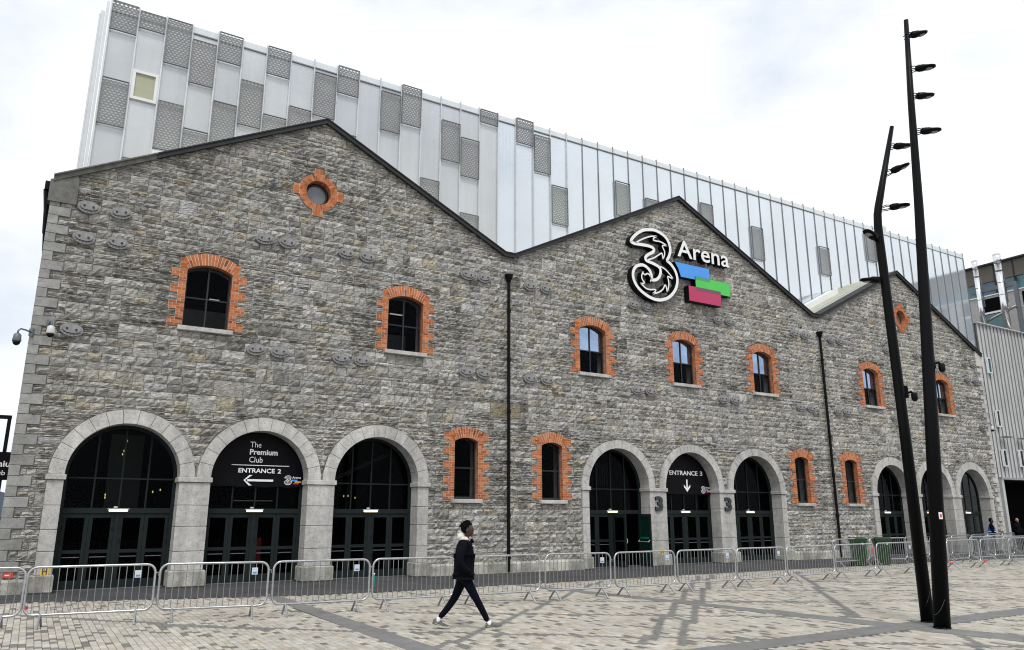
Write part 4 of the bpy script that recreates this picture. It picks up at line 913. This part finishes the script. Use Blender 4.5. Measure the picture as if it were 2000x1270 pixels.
def arrow(parent, x0, x1, z, w0, down=False, cx=0):
    if not down:
        MB().box(x0+.06,x1,Y_-.002,Y_,z-w0/2,z+w0/2).build('arrow_shaft', WT, parent)
        for s in (-1,1): MB().add([(x0,Y_-.004,z),(x0+.20,Y_-.004,z+s*.155),(x0+.11,Y_-.004,z+s*.155),(x0-.05,Y_-.004,z)],[(0,1,2,3) if s > 0 else (3,2,1,0)]).build('arrow_head', WT, parent)
    else:
        MB().box(cx-w0/2,cx+w0/2,Y_-.002,Y_,x0+.06,x1).build('arrow_shaft', WT, parent)
        for s in (-1,1): MB().add([(cx,Y_-.004,x0+.07),(cx+s*.18,Y_-.004,x0+.25),(cx+s*.18,Y_-.004,x0+.15),(cx,Y_-.004,x0-.05)],[(0,1,2,3) if s < 0 else (3,2,1,0)]).build('arrow_head', WT, parent)
arrow(B_,-17.83,-17.0,2.95,.062)
mini_logo(B_,-16.66,2.83,.088,Y_)
B_ = banner(0,1.49,2.78,'black arched banner reading Entrance 3 with down arrow over the arch below the logo sign')
txt(B_,'ENTRANCE',-.82,Y_,3.55,1.59,.185,WT,.02); txt(B_,'3',.90,Y_,3.55,.15,.185,WT,.02,'numeral'); arrow(B_,2.92,3.38,0,.075,True,.13); mini_logo(B_,.93,2.82,.092,Y_)
for x, lb in ((-1.93,'grey green numeral 3 on the pier left of the Entrance 3 banner'),(1.925,'grey green numeral 3 on the pier right of the Entrance 3 banner')):
    T_ = thing('pier_numeral', lb, 'numeral', (x,-.06,2.08)); me = text_mesh('3',1.,0.,.035); X = [v.co.x for v in me.vertices]; Y = [v.co.y for v in me.vertices]
    sx, sz = .40/(max(X)-min(X)), .58/(max(Y)-min(Y)); mn = (min(X)+max(X))/2*sx; two_tone(me,'numeral_face',T_,-mn,-min(Y)*sz,sx,sz,-.06,.055,M['num'],M['signblack'])
for x, lb in ((-22.72,'small yellow hydrant plate low on the leftmost arch pier'),(-1.86,'small yellow hydrant plate low on the pier under the left numeral 3')):
    T_ = thing('hydrant_plate', lb, 'plate', (x,-.06,.40)); MB().box(-.09,.09,-.01,.008,0,.26).build('plate', M['yellow'], T_); MB().box(-.055,-.03,-.013,-.011,.04,.22).box(.03,.055,-.013,-.011,.04,.22).box(-.03,.03,-.013,-.011,.12,.145).build('letter', M['ironface'], T_)
T_ = thing('fire_plate','small red plate low on the left corner quoins','plate',(-23.5,-.05,.40)); MB().box(-.11,.11,-.01,.01,0,.13).build('plate', M['red'], T_); MB().box(-.07,.05,-.013,-.011,.05,.08).build('mark', M['signwhite'], T_)

# black sign frame half hidden behind the left corner
T_ = thing('entrance_sign_frame','black steel sign frame with Premium lettering, half hidden behind the left corner','sign',(-25.2,1.5,0))
for x in (-1.15,1.17): MB().box(x-.045,x+.045,-.05,.05,0,4.6).build('post', M['blackiron'], T_)
MB().box(-1.2,1.22,-.045,.045,4.5,4.6).build('top_bar', M['blackiron'], T_)
MB().box(-1.3,1.75,-.07,-.052,2.85,3.6).build('board', M['banner'], T_)
txt(T_,'The',.63,-.075,3.44,.3,.12,WT); txt(T_,'Premium',.63,-.075,3.2,.92,.17,WT,.02); txt(T_,'Club',.9,-.075,2.98,.36,.13,WT)

# cctv cameras
def dome(name, label, loc, rz, m):
    T_ = thing(name, label, 'camera', loc, rz)
    MB().tube([(0,.0,0),(0,-.18,.02),(0,-.34,.02),(0,-.42,-.05),(0,-.42,-.14)],.022,8).build('arm', M['steel'], T_, smooth=True)
    MB().tube([(0,-.42,-.12),(0,-.42,-.16),(0,-.42,-.32),(0,-.42,-.34)],[.05,.09,.11,.10],12).build('housing', m, T_, smooth=True)
    MB().tube([(0,-.42,-.34),(0,-.42,-.39),(0,-.42,-.43),(0,-.42,-.445)],[.095,.085,.05,.01],12).build('dome', M['signblack'], T_, smooth=True)
    MB().box(-.06,.06,-.02,.04,-.1,.1).build('bracket', M['steel'], T_)
dome('dome_camera','dark dome camera on a curved arm sticking out past the left corner',(-23.80,-.03,6.68),-.75,M['steel'])
dome('dome_camera','white dome camera mounted on the wall just right of the left corner',(-23.42,-.05,6.95),.15,M['camwhite'])
dome('dome_camera','white dome camera beside the right corner of the stone wall',(23.1,-.05,7.0),.1,M['camwhite'])

# ================================================================== LAMP POSTS
rt = np.array([math.cos(YAW),-math.sin(YAW),0.]); fw = np.array([math.sin(YAW),math.cos(YAW),0.])
def flood(parent, s, z, dirx, tilt, turn):
    # head in post space: x = along rt, y = along view
    m = MB(); d = 1 if dirx > 0 else -1
    sec = [(0,.06,.06),(.07,.09,.085),(.16,.115,.08),(.24,.12,.055),(.36,.12,.042),(.43,.09,.032),(.46,.03,.02)]
    rings = [[(x, math.cos(t)*w0, math.sin(t)*h0) for t in np.linspace(0,2*PI,11)[:-1]] for x,w0,h0 in sec]
    m.loft(rings); A = Matrix.Translation((s,0,z)) @ Matrix.Rotation(turn,4,'Z') @ Matrix.Rotation(-tilt,4,'Y') @ Matrix.Scale(.84,4) @ Matrix.Translation((.17,0,0))
    if d < 0: A = Matrix.Translation((s,0,z)) @ Matrix.Rotation(PI+turn,4,'Z') @ Matrix.Rotation(-tilt,4,'Y') @ Matrix.Scale(.84,4) @ Matrix.Translation((.17,0,0))
    m.v = [tuple(A @ Vector(p)) for p in m.v]; H = m.build('floodlight', M['pole'], parent, smooth=True)
    n = MB(); n.tube([(.22,0,-.044),(.36,0,-.044)],.01,4); n.v = []; n.f = []; n.mi = []
    P = [(.29+.10*math.cos(t), .075*math.sin(t), -.052) for t in np.linspace(0,2*PI,15)[:-1]]; n.add(P,[tuple(range(14))[::-1]]); n.v = [tuple(A @ Vector(p)) for p in n.v]; n.build('lens', M['lens'], H)
    b_ = MB()
    for yy in (-.05,.05): b_.tube([(-.17,yy,.03),(-.06,yy,.06),(.03,yy,.04)],.012,5); b_.tube([(-.17,yy,-.05),(-.05,yy,-.05),(.03,yy,-.03)],.012,5)
    b_.v = [tuple(A @ Vector(p)) for p in b_.v]; b_.build('bracket', M['pole'], H)
    rb_ = MB()
    for q in range(6): rb_.box(.03+q*.03,.04+q*.03,-.06,.06,.05,.075)
    rb_.v = [tuple(A @ Vector(p)) for p in rb_.v]; rb_.build('cooling_fins', M['pole'], H)
def lamp_post(loc, pts, rad, heads, label, extra):
    T_ = thing('lamp_post', label, 'lamp post', loc, -YAW)
    MB().tube([(s,0,z) for s,z in pts], rad, 20).build('pole', M['pole'], T_, smooth=True)
    MB().tube([(pts[0][0],0,0),(pts[0][0],0,.03)], rad[0]*1.06, 20).build('base_collar', M['pole'], T_, smooth=True)
    MB().tube([(pts[0][0]+rad[0]*.9*math.cos(t), -rad[0]*1.0*math.sin(t), .48+.25*math.cos(t+.2)) for t in np.linspace(.1,PI-.1,8)],.0025,4).build('base_seam', M['steel'], T_)
    for h in heads: flood(T_,*h)
    return T_
p1 = [(0,0),(.29,3.66),(.44,5.68),(.60,7.96),(.73,10.2),(.865,12.17)]
T1 = lamp_post((-9.31,-15.48,0),p1,[.138,.118,.105,.085,.066,.046],[(.79,11.78,1,.25,.1),(.76,10.98,1,.02,-.25),(.73,10.36,1,.12,.1),(.69,9.55,1,0.,-.2)],'tall straight leaning black lamp post with four floodlights, the right of the pair',0)
p2 = [(0,0),(.0,3.75),(-.02,5.89),(-.03,7.5),(-.03,7.8),(-.01,8.06),(.03,8.25),(.085,8.45),(.534,10.1)]
T2 = lamp_post((-8.76,-14.89,0),p2,[.118,.10,.092,.085,.083,.08,.077,.074,.042],[(.40,9.62,1,.12,.1),(.25,8.98,1,.35,-.3),(.10,8.2,1,-.02,-.5),(-.0,7.45,-1,.35,.5),(-.02,6.62,-1,0.,.1)],'shorter black lamp post with a bent top and five floodlights, the left of the pair',0)
MB().box(.125,.185,-.140,-.120,1.86,1.98).build('sticker', M['signwhite'], T1); MB().box(.14,.17,-.1435,-.1405,1.89,1.95).build('sticker_mark', M['red'], T1)
m = MB().box(.2,.24,-.139,-.133,1.78,1.9); m.v = [(x+.0,y,z) for x,y,z in m.v]; 
def pole_camera(loc, label, d):
    T_ = thing('pole_camera', label, 'camera', loc, -YAW)
    MB().box(-.03,.03,-.05,.05,-.1,.14).build('bracket', M['pole'], T_); MB().tube([(d*.02,0,.0),(d*.10,-.03,.02),(d*.13,-.05,-.03)],.025,6).build('arm', M['pole'], T_); MB().tube([(d*.14,-.05,-.0),(d*.14,-.05,-.03),(d*.14,-.05,-.13),(d*.14,-.05,-.17)],[.05,.06,.06,.03],10).build('housing', M['signblack'], T_, smooth=True)
def on_post(base, s, z): return (base[0]+rt[0]*s, base[1]+rt[1]*s, z)
pole_camera(on_post((-9.31,-15.48),.45,4.72),'black camera bracketed on the right side of the tall leaning post',1)
pole_camera(on_post((-8.76,-14.89),.115,4.28),'small black box camera on the side of the bent lamp post',1)

# ================================================================== CROWD BARRIERS
def make_barrier(length):
    T_ = bpy.data.objects.new('crowd_barrier', None); C.objects.link(T_)
    h = length/2-.02; r = .15; z0, z1 = .22, 1.03; P = []
    for cx, cz, a in ((h-r,z1-r,0),(-h+r,z1-r,PI/2),(-h+r,z0+r,PI),(h-r,z0+r,1.5*PI)):
        P += [(cx+r*math.cos(a+t), 0, cz+r*math.sin(a+t)) for t in np.linspace(0,PI/2,6)]
    MB().tube(P,.0215,8,closed=True).build('frame', M['gal'], T_, smooth=True)
    n = 16
    bar = None
    for i in range(n):
        x = -h+.12+(2*h-.24)*i/(n-1); zb, zt_ = z0, z1
        e = abs(x)-(h-r)
        if bar is None:
            bar = MB().tube([(0,0,z0+.01),(0,0,z1-.01)],.0075,5).build('bar', M['bar'], T_); bar.location.x = x
        else:
            o = bar.copy(); C.objects.link(o); o.parent = T_; o.location.x = x
    for s in (-1,1):
        x = s*(length/2-.29)
        for q in (-1,1): MB().tube([(x,q*.012,z0+.01),(x,q*.27,.0)],.0205,8).build('leg', M['leg'], T_)
    for z in (.42,.88): MB().tube([(h,0,z),(h+.05,0,z),(h+.06,.02,z-.06)],.009,5).build('hook', M['gal'], T_)
    MB().tube([(-h,0,.36),(-h-.045,0,.36)],.009,5).build('eye', M['gal'], T_)
    return T_
ROW = [(-25.2,-6.97,-23.14,-7.14),(-23.1,-7.14,-21.06,-7.42),(-21.01,-7.42,-19.01,-7.7),(-18.95,-7.7,-16.97,-7.85),(-16.91,-7.86,-15.06,-8.0),(-14.99,-8.0,-12.85,-8.11),(-12.78,-8.11,-10.84,-8.21),(-10.78,-8.21,-8.75,-8.23),(-8.68,-8.22,-6.53,-8.18),(-6.47,-8.18,-4.39,-8.1),(-4.32,-8.1,-1.97,-7.91),(-1.89,-7.9,.41,-7.71),(.47,-7.71,2.91,-7.5),(3.01,-7.49,5.14,-7.31),(5.21,-7.31,7.69,-7.12),(7.81,-7.11,10.11,-6.96),(10.16,-6.96,12.6,-6.77)]
ORD = ['first','second','third','fourth','fifth','sixth','seventh','eighth','ninth','tenth','eleventh','twelfth','thirteenth','fourteenth','fifteenth','sixteenth','seventeenth']
proto = {}
def put_barrier(x0,y0,x1,y1,label,group,tagside=None):
    ln = math.hypot(x1-x0,y1-y0); key = round(ln*10)/10
    if key not in proto: proto[key] = make_barrier(key); o = proto[key]
    else: o = copy_tree(proto[key])
    o.location = ((x0+x1)/2,(y0+y1)/2,0); o.rotation_euler = (0,random.uniform(-.006,.006),math.atan2(y1-y0,x1-x0)); tag(o,label,'barrier',group); return o
FB = []
for i, r_ in enumerate(ROW):
    lb = ['steel crowd barrier cut off by the left edge of the photo'] if i == 0 else ['%s steel crowd barrier of the front row counted from the left edge' % ORD[i]]
    FB.append((put_barrier(*r_,lb[0],'front row of crowd barriers'), math.hypot(r_[2]-r_[0],r_[3]-r_[1])))
BACK = [(3.0,-4.2,5.2,-4.2),(5.35,-4.15,7.6,-4.25),(8.0,-3.95,10.1,-3.7),(10.2,-3.7,12.3,-3.45),(12.4,-3.4,14.6,-3.1),(14.7,-3.05,16.9,-2.6),(17.0,-2.55,19.2,-2.1),(19.3,-2.1,21.5,-1.6),(8.2,-5.6,10.3,-5.3),(10.5,-5.25,12.6,-5.15),(12.8,-5.4,14.9,-5.6),(13.2,-4.4,15.3,-4.6)]
BLB = ['back crowd barrier beside the stone wall, left of the green bins','back crowd barrier directly behind the green bins','back crowd barrier between the green bins and the lamp posts','back crowd barrier just behind the lamp posts','back crowd barrier right of the lamp posts, second from them','back crowd barrier below the last arch but one','back crowd barrier in front of the blue vested guard','farthest back crowd barrier, at the right end of the stone wall','middle row crowd barrier just behind the lamp posts','middle row crowd barrier right of the lamp posts','middle row crowd barrier nearest the right edge','crossed middle row crowd barrier behind the others at right edge']
for r_, lb in zip(BACK,BLB): put_barrier(*r_,lb,'back rows of crowd barriers')
for i, (o, ln) in enumerate(FB):
    if i in (1,2,3,6,7,8,9,12):
        P = MB().box(ln/2-.345,ln/2-.235,-.016,-.008,.80,.93).build('number_plate', M['tag'], o); MB().box(ln/2-.325,ln/2-.255,-.019,-.0165,.82,.85).build('plate_mark', M['tagblue'], P)
    if i == 11: MB().box(ln/2-.2,ln/2-.1,-.016,-.008,.78,.9).build('number_plate', M['red'], o)
    if i == 4: MB().tube([(-ln/2+.02,0,.48),(-ln/2+.02,0,.72)],.025,8).build('tape', M['teal'], o); MB().tube([(-ln/2+.02,0,.721),(-ln/2+.02,0,.745)],.024,8).build('tape', M['signwhite'], o)
    if i in (14,15): MB().tube([(-ln/2+.1,-.01,.24),(-ln/2+.25,-.03,.26)],.03,6).build('tape', M['red'], o)
    if i == 1: MB().tube([(-ln/2+.03,0,.33),(-ln/2+.05,0,.37)],.026,8).build('tape', M['pink'], o)

# ================================================================== WHEELIE BINS
def bin_(loc, rz, label):
    T_ = thing('wheelie_bin', label, 'bin', loc, rz, 'green wheelie bins'); m = MB()
    R0 = [(-.24,-.27),(.24,-.27),(.24,.22),(-.24,.22)]; R1 = [(-.29,-.36),(.29,-.36),(.29,.34),(-.29,.34)]; R2 = [(-.32,-.39),(.32,-.39),(.32,.37),(-.32,.37)]
    def sub(R_): 
        o_ = []
        for i in range(4):
            a, b_ = R_[i], R_[(i+1) % 4]; o_ += [lerp(a,b_,.06),lerp(a,b_,.94)]
        return o_
    m.loft([[(x,y,z) for x,y in sub(R_)] for R_, z in ((R0,.05),(R0,.08),(R1,.92),(R2,.925),(R2,1.0))]); m.build('body', M['bin'], T_, fixn=True)
    m = MB(); m.loft([[(x*1.04,y*1.04,z) for x,y in sub(R2)] for z in (1.002,1.03)]+[[(x*.8,y*.8,1.075) for x,y in sub(R2)]]); m.build('lid', M['bin'], T_, fixn=True)
    MB().tube([(-.26,.42,1.0),(.26,.42,1.0)],.018,8).build('handle', M['bin'], T_)
    for s in (-1,1): MB().tube([(s*.24,.28,.1),(s*.29,.28,.1)],.1,14).build('wheel', M['rubber'], T_)
    for q in (-.16,0,.16): MB().box(q-.012,q+.012,-.375,-.35,.5,.9).build('rib', M['bin'], T_)
    MB().box(.1,.17,-.378,-.362,.8,.88).build('sticker', M['signwhite'], T_)
bin_((4.75,-4.05,0),-.85,'dark green wheelie bin, the left of the two by the stone wall'); bin_((6.05,-4.2,0),-.8,'dark green wheelie bin, the right one nearer the lamp posts')

# ================================================================== PEOPLE
def skinmesh(name, verts, edges, radii, m, parent, root=0, levels=2):
    me = bpy.data.meshes.new(name); me.from_pydata(verts, edges, []); o = bpy.data.objects.new(name, me); C.objects.link(o)
    md = o.modifiers.new('s','SKIN'); md.use_smooth_shade = True
    for i, r_ in enumerate(radii):
        d = me.skin_vertices[0].data[i]; d.radius = r_ if isinstance(r_,tuple) else (r_,r_); d.use_root = (i == root)
    sb = o.modifiers.new('d','SUBSURF'); sb.levels = levels; sb.render_levels = levels
    dg = bpy.context.evaluated_depsgraph_get(); dg.update(); res = bpy.data.meshes.new_from_object(o.evaluated_get(dg)); bpy.data.objects.remove(o)
    res.materials.clear(); res.materials.append(m); res.polygons.foreach_set('use_smooth',[True]*len(res.polygons)); return link(name, res, parent)
def ell(m, c, r, n=12, k=9, deform=None):
    rings = []
    for i in range(k+1):
        ph = -PI/2+PI*i/k; ph = max(-PI/2+.08, min(PI/2-.08, ph)); rings.append([(c[0]+r[0]*math.cos(ph)*math.cos(t), c[1]+r[1]*math.cos(ph)*math.sin(t), c[2]+r[2]*math.sin(ph)) for t in np.linspace(0,2*PI,n+1)[:-1]])
    if deform: rings = [[deform(p) for p in g] for g in rings]
    m.loft(rings); return m
def head(parent, c, skin, hairm, bald=False, cap=False):
    # facing +x
    def df(p):
        x, y, z = p[0]-c[0], p[1]-c[1], p[2]-c[2]
        if z < -.03: x = x*.88+.012; y *= .80+.0*z
        if x > .05 and abs(z+.02) < .03: x += .006
        return (c[0]+x, c[1]+y, c[2]+z)
    m = MB(); ell(m, c, (.098,.076,.122), 16, 12, df)
    m.loft([[(c[0]+.088,c[1]-.010,c[2]+.02),(c[0]+.088,c[1]+.010,c[2]+.02),(c[0]+.08,c[1],c[2]+.024)],[(c[0]+.118,c[1]-.018,c[2]-.028),(c[0]+.118,c[1]+.018,c[2]-.028),(c[0]+.122,c[1],c[2]-.02)],[(c[0]+.09,c[1]-.018,c[2]-.04),(c[0]+.09,c[1]+.018,c[2]-.04),(c[0]+.085,c[1],c[2]-.036)]])
    ell(m,(c[0]+.088,c[1],c[2]-.062),(.018,.028,.008),8,5); ell(m,(c[0]+.086,c[1],c[2]-.076),(.017,.026,.009),8,5); ell(m,(c[0]+.07,c[1],c[2]-.105),(.024,.03,.018),8,5)
    for s in (-1,1): ell(m,(c[0]-.01,c[1]+s*.078,c[2]-.012),(.02,.011,.033),8,6)
    H = m.build('head', skin, parent, smooth=True, fixn=True)
    e = MB()
    for s in (-1,1): ell(e,(c[0]+.083,c[1]+s*.033,c[2]+.012),(.011,.013,.009),8,5)
    e.build('eyes', M['signblack'], H, smooth=True)
    if not bald:
        h = MB(); rr = random.Random(5)
        def hf(p):
            x, y, z = p[0]-c[0], p[1]-c[1], p[2]-c[2]
            if x > .0 and z < .07: x = min(x,.0)-(.07-z)*.25; y *= .98
            if x > .07: x = .07+(x-.07)*.35
            return (c[0]+x+rr.uniform(-.006,.006), c[1]+y+rr.uniform(-.006,.006), c[2]+max(z,-.06)+rr.uniform(-.006,.006))
        ell(h,(c[0]-.012,c[1],c[2]+.03),(.112,.090,.112),18,12,hf)
        if not cap:
            for q in range(70):
                t = rr.uniform(0,2*PI); ph = rr.uniform(.1,1.5)
                if math.cos(ph)*math.cos(t) > .35: ph = rr.uniform(1.05,1.5); t = rr.uniform(0,2*PI)
                p = Vector((c[0]-.014+.108*math.cos(ph)*math.cos(t), c[1]+.086*math.cos(ph)*math.sin(t), c[2]+.03+.108*math.sin(ph)))
                d = (p-Vector(c)).normalized(); h.tube([p-d*.02,p+d*.02,p+d*.028+Vector((rr.uniform(-.01,.01),0,-.012))],[.012,.013,.006],5)
        h.build('hair' if not cap else 'beanie', hairm, H, smooth=True, fixn=True)
    return H
def walker():
    T_ = thing('person','person in dark jacket with cream hood and grey trainers striding right across the plaza','person',(-16.52,-11.22,0),-YAW+.02); T_.scale = (1.03,1.03,1.03)
    # local axes: +x walking direction, y = away from the camera
    hip = (-.02,0,.90)
    # body: continuous figure under the clothes
    V = [(0,0,.92),(0,0,1.15),(.0,0,1.36),(.015,0,1.47),(.03,0,1.545),
         (.0,-.09,.90),(.20,-.09,.51),(.43,-.08,.115),(.0,.09,.90),(-.14,.09,.51),(-.43,.10,.16),
         (0,-.17,1.38),(-.10,-.235,1.13),(.07,-.215,.96),(0,.17,1.38),(-.06,.235,1.12),(.08,.2,.96)]
    E_ = [(0,1),(1,2),(2,3),(3,4),(0,5),(5,6),(6,7),(0,8),(8,9),(9,10),(2,11),(11,12),(12,13),(2,14),(14,15),(15,16)]
    R_ = [(.13,.10),(.12,.095),(.13,.09),.055,.05,.075,.052,.035,.075,.052,.035,.055,.04,.03,.055,.04,.03]
    skinmesh('body', V, E_, R_, M['skin'], T_)
    # trousers
    V = [(-.01,0,.98),(-.01,0,.88),(.025,-.085,.82),(.115,-.088,.66),(.205,-.085,.50),(.32,-.08,.30),(.41,-.08,.13),
         (-.03,.085,.82),(-.095,.088,.66),(-.165,.09,.50),(-.30,.095,.31),(-.425,.10,.17)]
    E_ = [(0,1),(1,2),(2,3),(3,4),(4,5),(5,6),(1,7),(7,8),(8,9),(9,10),(10,11)]
    R_ = [(.135,.12),(.14,.125),.098,.085,.068,.058,.046,.098,.086,.07,.058,.047]
    skinmesh('trousers', V, E_, R_, M['jeans'], T_)
    # jacket: torso and sleeves, hands in the pockets
    V = [(-.015,0,.77),(-.015,0,.89),(-.01,0,1.02),(-.005,0,1.16),(-.005,0,1.30),(.005,0,1.40),(.015,0,1.46),
         (-.01,-.15,1.385),(-.065,-.235,1.24),(-.085,-.255,1.10),(.02,-.235,.98),(.10,-.175,.93),
         (-.01,.15,1.385),(-.05,.235,1.24),(-.06,.25,1.10),(.03,.235,.98),(.10,.175,.93)]
    E_ = [(i,i+1) for i in range(6)]+[(5,7),(7,8),(8,9),(9,10),(10,11),(5,12),(12,13),(13,14),(14,15),(15,16)]
    R_ = [(.22,.18),(.235,.19),(.22,.185),(.21,.18),(.195,.175),(.148,.135),(.088,.082),.088,.08,.078,.07,.06,.088,.08,.078,.07,.06]
    J = skinmesh('jacket', V, E_, R_, M['navy'], T_, root=2)
    m = MB(); m.tube([(.12+.0*math.cos(t),0,1.44) for t in (0,)]+[(.10,.05,1.47),(.135,.0,1.42)],[.03,.025,.03],8); m.build('collar', M['navy'], J, smooth=True)
    h = MB()
    ell(h,(-.07,0,1.505),(.07,.10,.075),14,9); ell(h,(-.015,-.065,1.465),(.08,.045,.05),12,8); ell(h,(-.015,.065,1.465),(.08,.045,.05),12,8); ell(h,(.06,0,1.42),(.035,.05,.045),10,7)
    h.build('hood', M['hood'], T_, smooth=True, fixn=True)
    head(T_,(.045,0,1.63),M['skin'],M['hair'])
    def shoe(ax, ay, az, pitch):
        A = Matrix.Translation((ax,ay,az)) @ Matrix.Rotation(pitch,4,'Y'); S_ = MB()
        sec = [(-.085,.030,.0,.055),(-.075,.040,.0,.095),(-.03,.043,.0,.105),(.03,.045,.0,.088),(.09,.050,.0,.062),(.15,.050,.004,.048),(.195,.036,.014,.036),(.208,.018,.02,.03)]
        S_.loft([[(x, w_*math.cos(t), z0+.026+(z1-z0-.01)*max(0,math.sin(t)) if math.sin(t) > 0 else z0+.022) for t in np.linspace(0,2*PI,13)[:-1]] for x,w_,z0,z1 in sec])
        S_.v = [tuple(A @ Vector(p)) for p in S_.v]; U = S_.build('shoe', M['shoe'], T_, smooth=True, fixn=True)
        B2 = MB(); B2.loft([[(x*1.03, w_*1.08*math.cos(t), z0+(.0 if math.sin(t) < 0 else .03)) for t in np.linspace(0,2*PI,13)[:-1]] for x,w_,z0,z1 in sec]); B2.v = [tuple(A @ Vector(p)) for p in B2.v]; B2.build('sole', M['sole'], U, fixn=True)
        L_ = MB(); L_.loft([[(.205*0+x, y_, z_) for x,y_,z_ in ((-.05,-.044,.05),(.08,-.05,.03),(.08,-.05,.035),(-.05,-.045,.06))]]*1+[[(x, y_, z_) for x,y_,z_ in ((-.05,-.046,.05),(.08,-.052,.03),(.08,-.052,.035),(-.05,-.047,.06))]]); L_.v = [tuple(A @ Vector(p)) for p in L_.v]; L_.build('stripe', M['sole'], U)
    shoe(.455,-.08,.008,-.08); shoe(-.46,.10,.035,.18)
    for (x,y,z),(x1,z1) in (((.42,-.08,.15),(.44,.06)),((-.425,.10,.185),(-.455,.09))): MB().tube([(x,y,z),(x1,y,z1)],.037,10).build('sock', M['sock'], T_, smooth=True)
walker()
def guard(loc, rz, label, vest, skin, bald):
    T_ = thing('person', label, 'person', loc, rz)
    V = [(0,0,.92),(0,0,1.15),(0,0,1.38),(0,0,1.47),(.01,0,1.55),(0,-.09,.86),(.02,-.1,.48),(0,-.1,.08),(.13,-.1,.03),(0,.09,.86),(.02,.1,.48),(0,.1,.08),(.13,.1,.03),(0,-.19,1.38),(-.03,-.24,1.12),(.12,-.2,.98),(.2,-.14,.98),(0,.19,1.38),(-.03,.24,1.12),(.12,.2,.98),(.2,.14,.98)]
    E_ = [(0,1),(1,2),(2,3),(3,4),(0,5),(5,6),(6,7),(7,8),(0,9),(9,10),(10,11),(11,12),(2,13),(13,14),(14,15),(15,16),(2,17),(17,18),(18,19),(19,20)]
    R_ = [(.16,.13),(.17,.14),(.16,.13),.07,.055,.095,.075,.055,.045,.095,.075,.055,.045,.08,.065,.05,.035,.08,.065,.05,.035]
    skinmesh('body', V, E_, R_, M['navy'], T_)
    head(T_,(.03,0,1.64),skin,M['hair'],bald,True)
    if vest:
        V = [(0,0,.88),(0,0,1.05),(0,0,1.25),(0,0,1.42)]; skinmesh('vest', V, [(0,1),(1,2),(2,3)], [(.19,.17),(.195,.175),(.195,.175),(.13,.14)], M['vest'], T_)
        MB().tube([(.185*math.cos(t),.205*math.sin(t),1.08) for t in np.linspace(0,2*PI,17)[:-1]],.024,6,closed=True).build('vest_strip', M['strip'], T_)
guard((20.6,-.95,0),-.9,'person in blue vest and dark hat standing by the last arch at the right',True,M['skin'],False)
guard((25.6,.2,0),-1.9,'person with shaved head in dark clothes by the dark loading opening',False,M['skin2'],True)
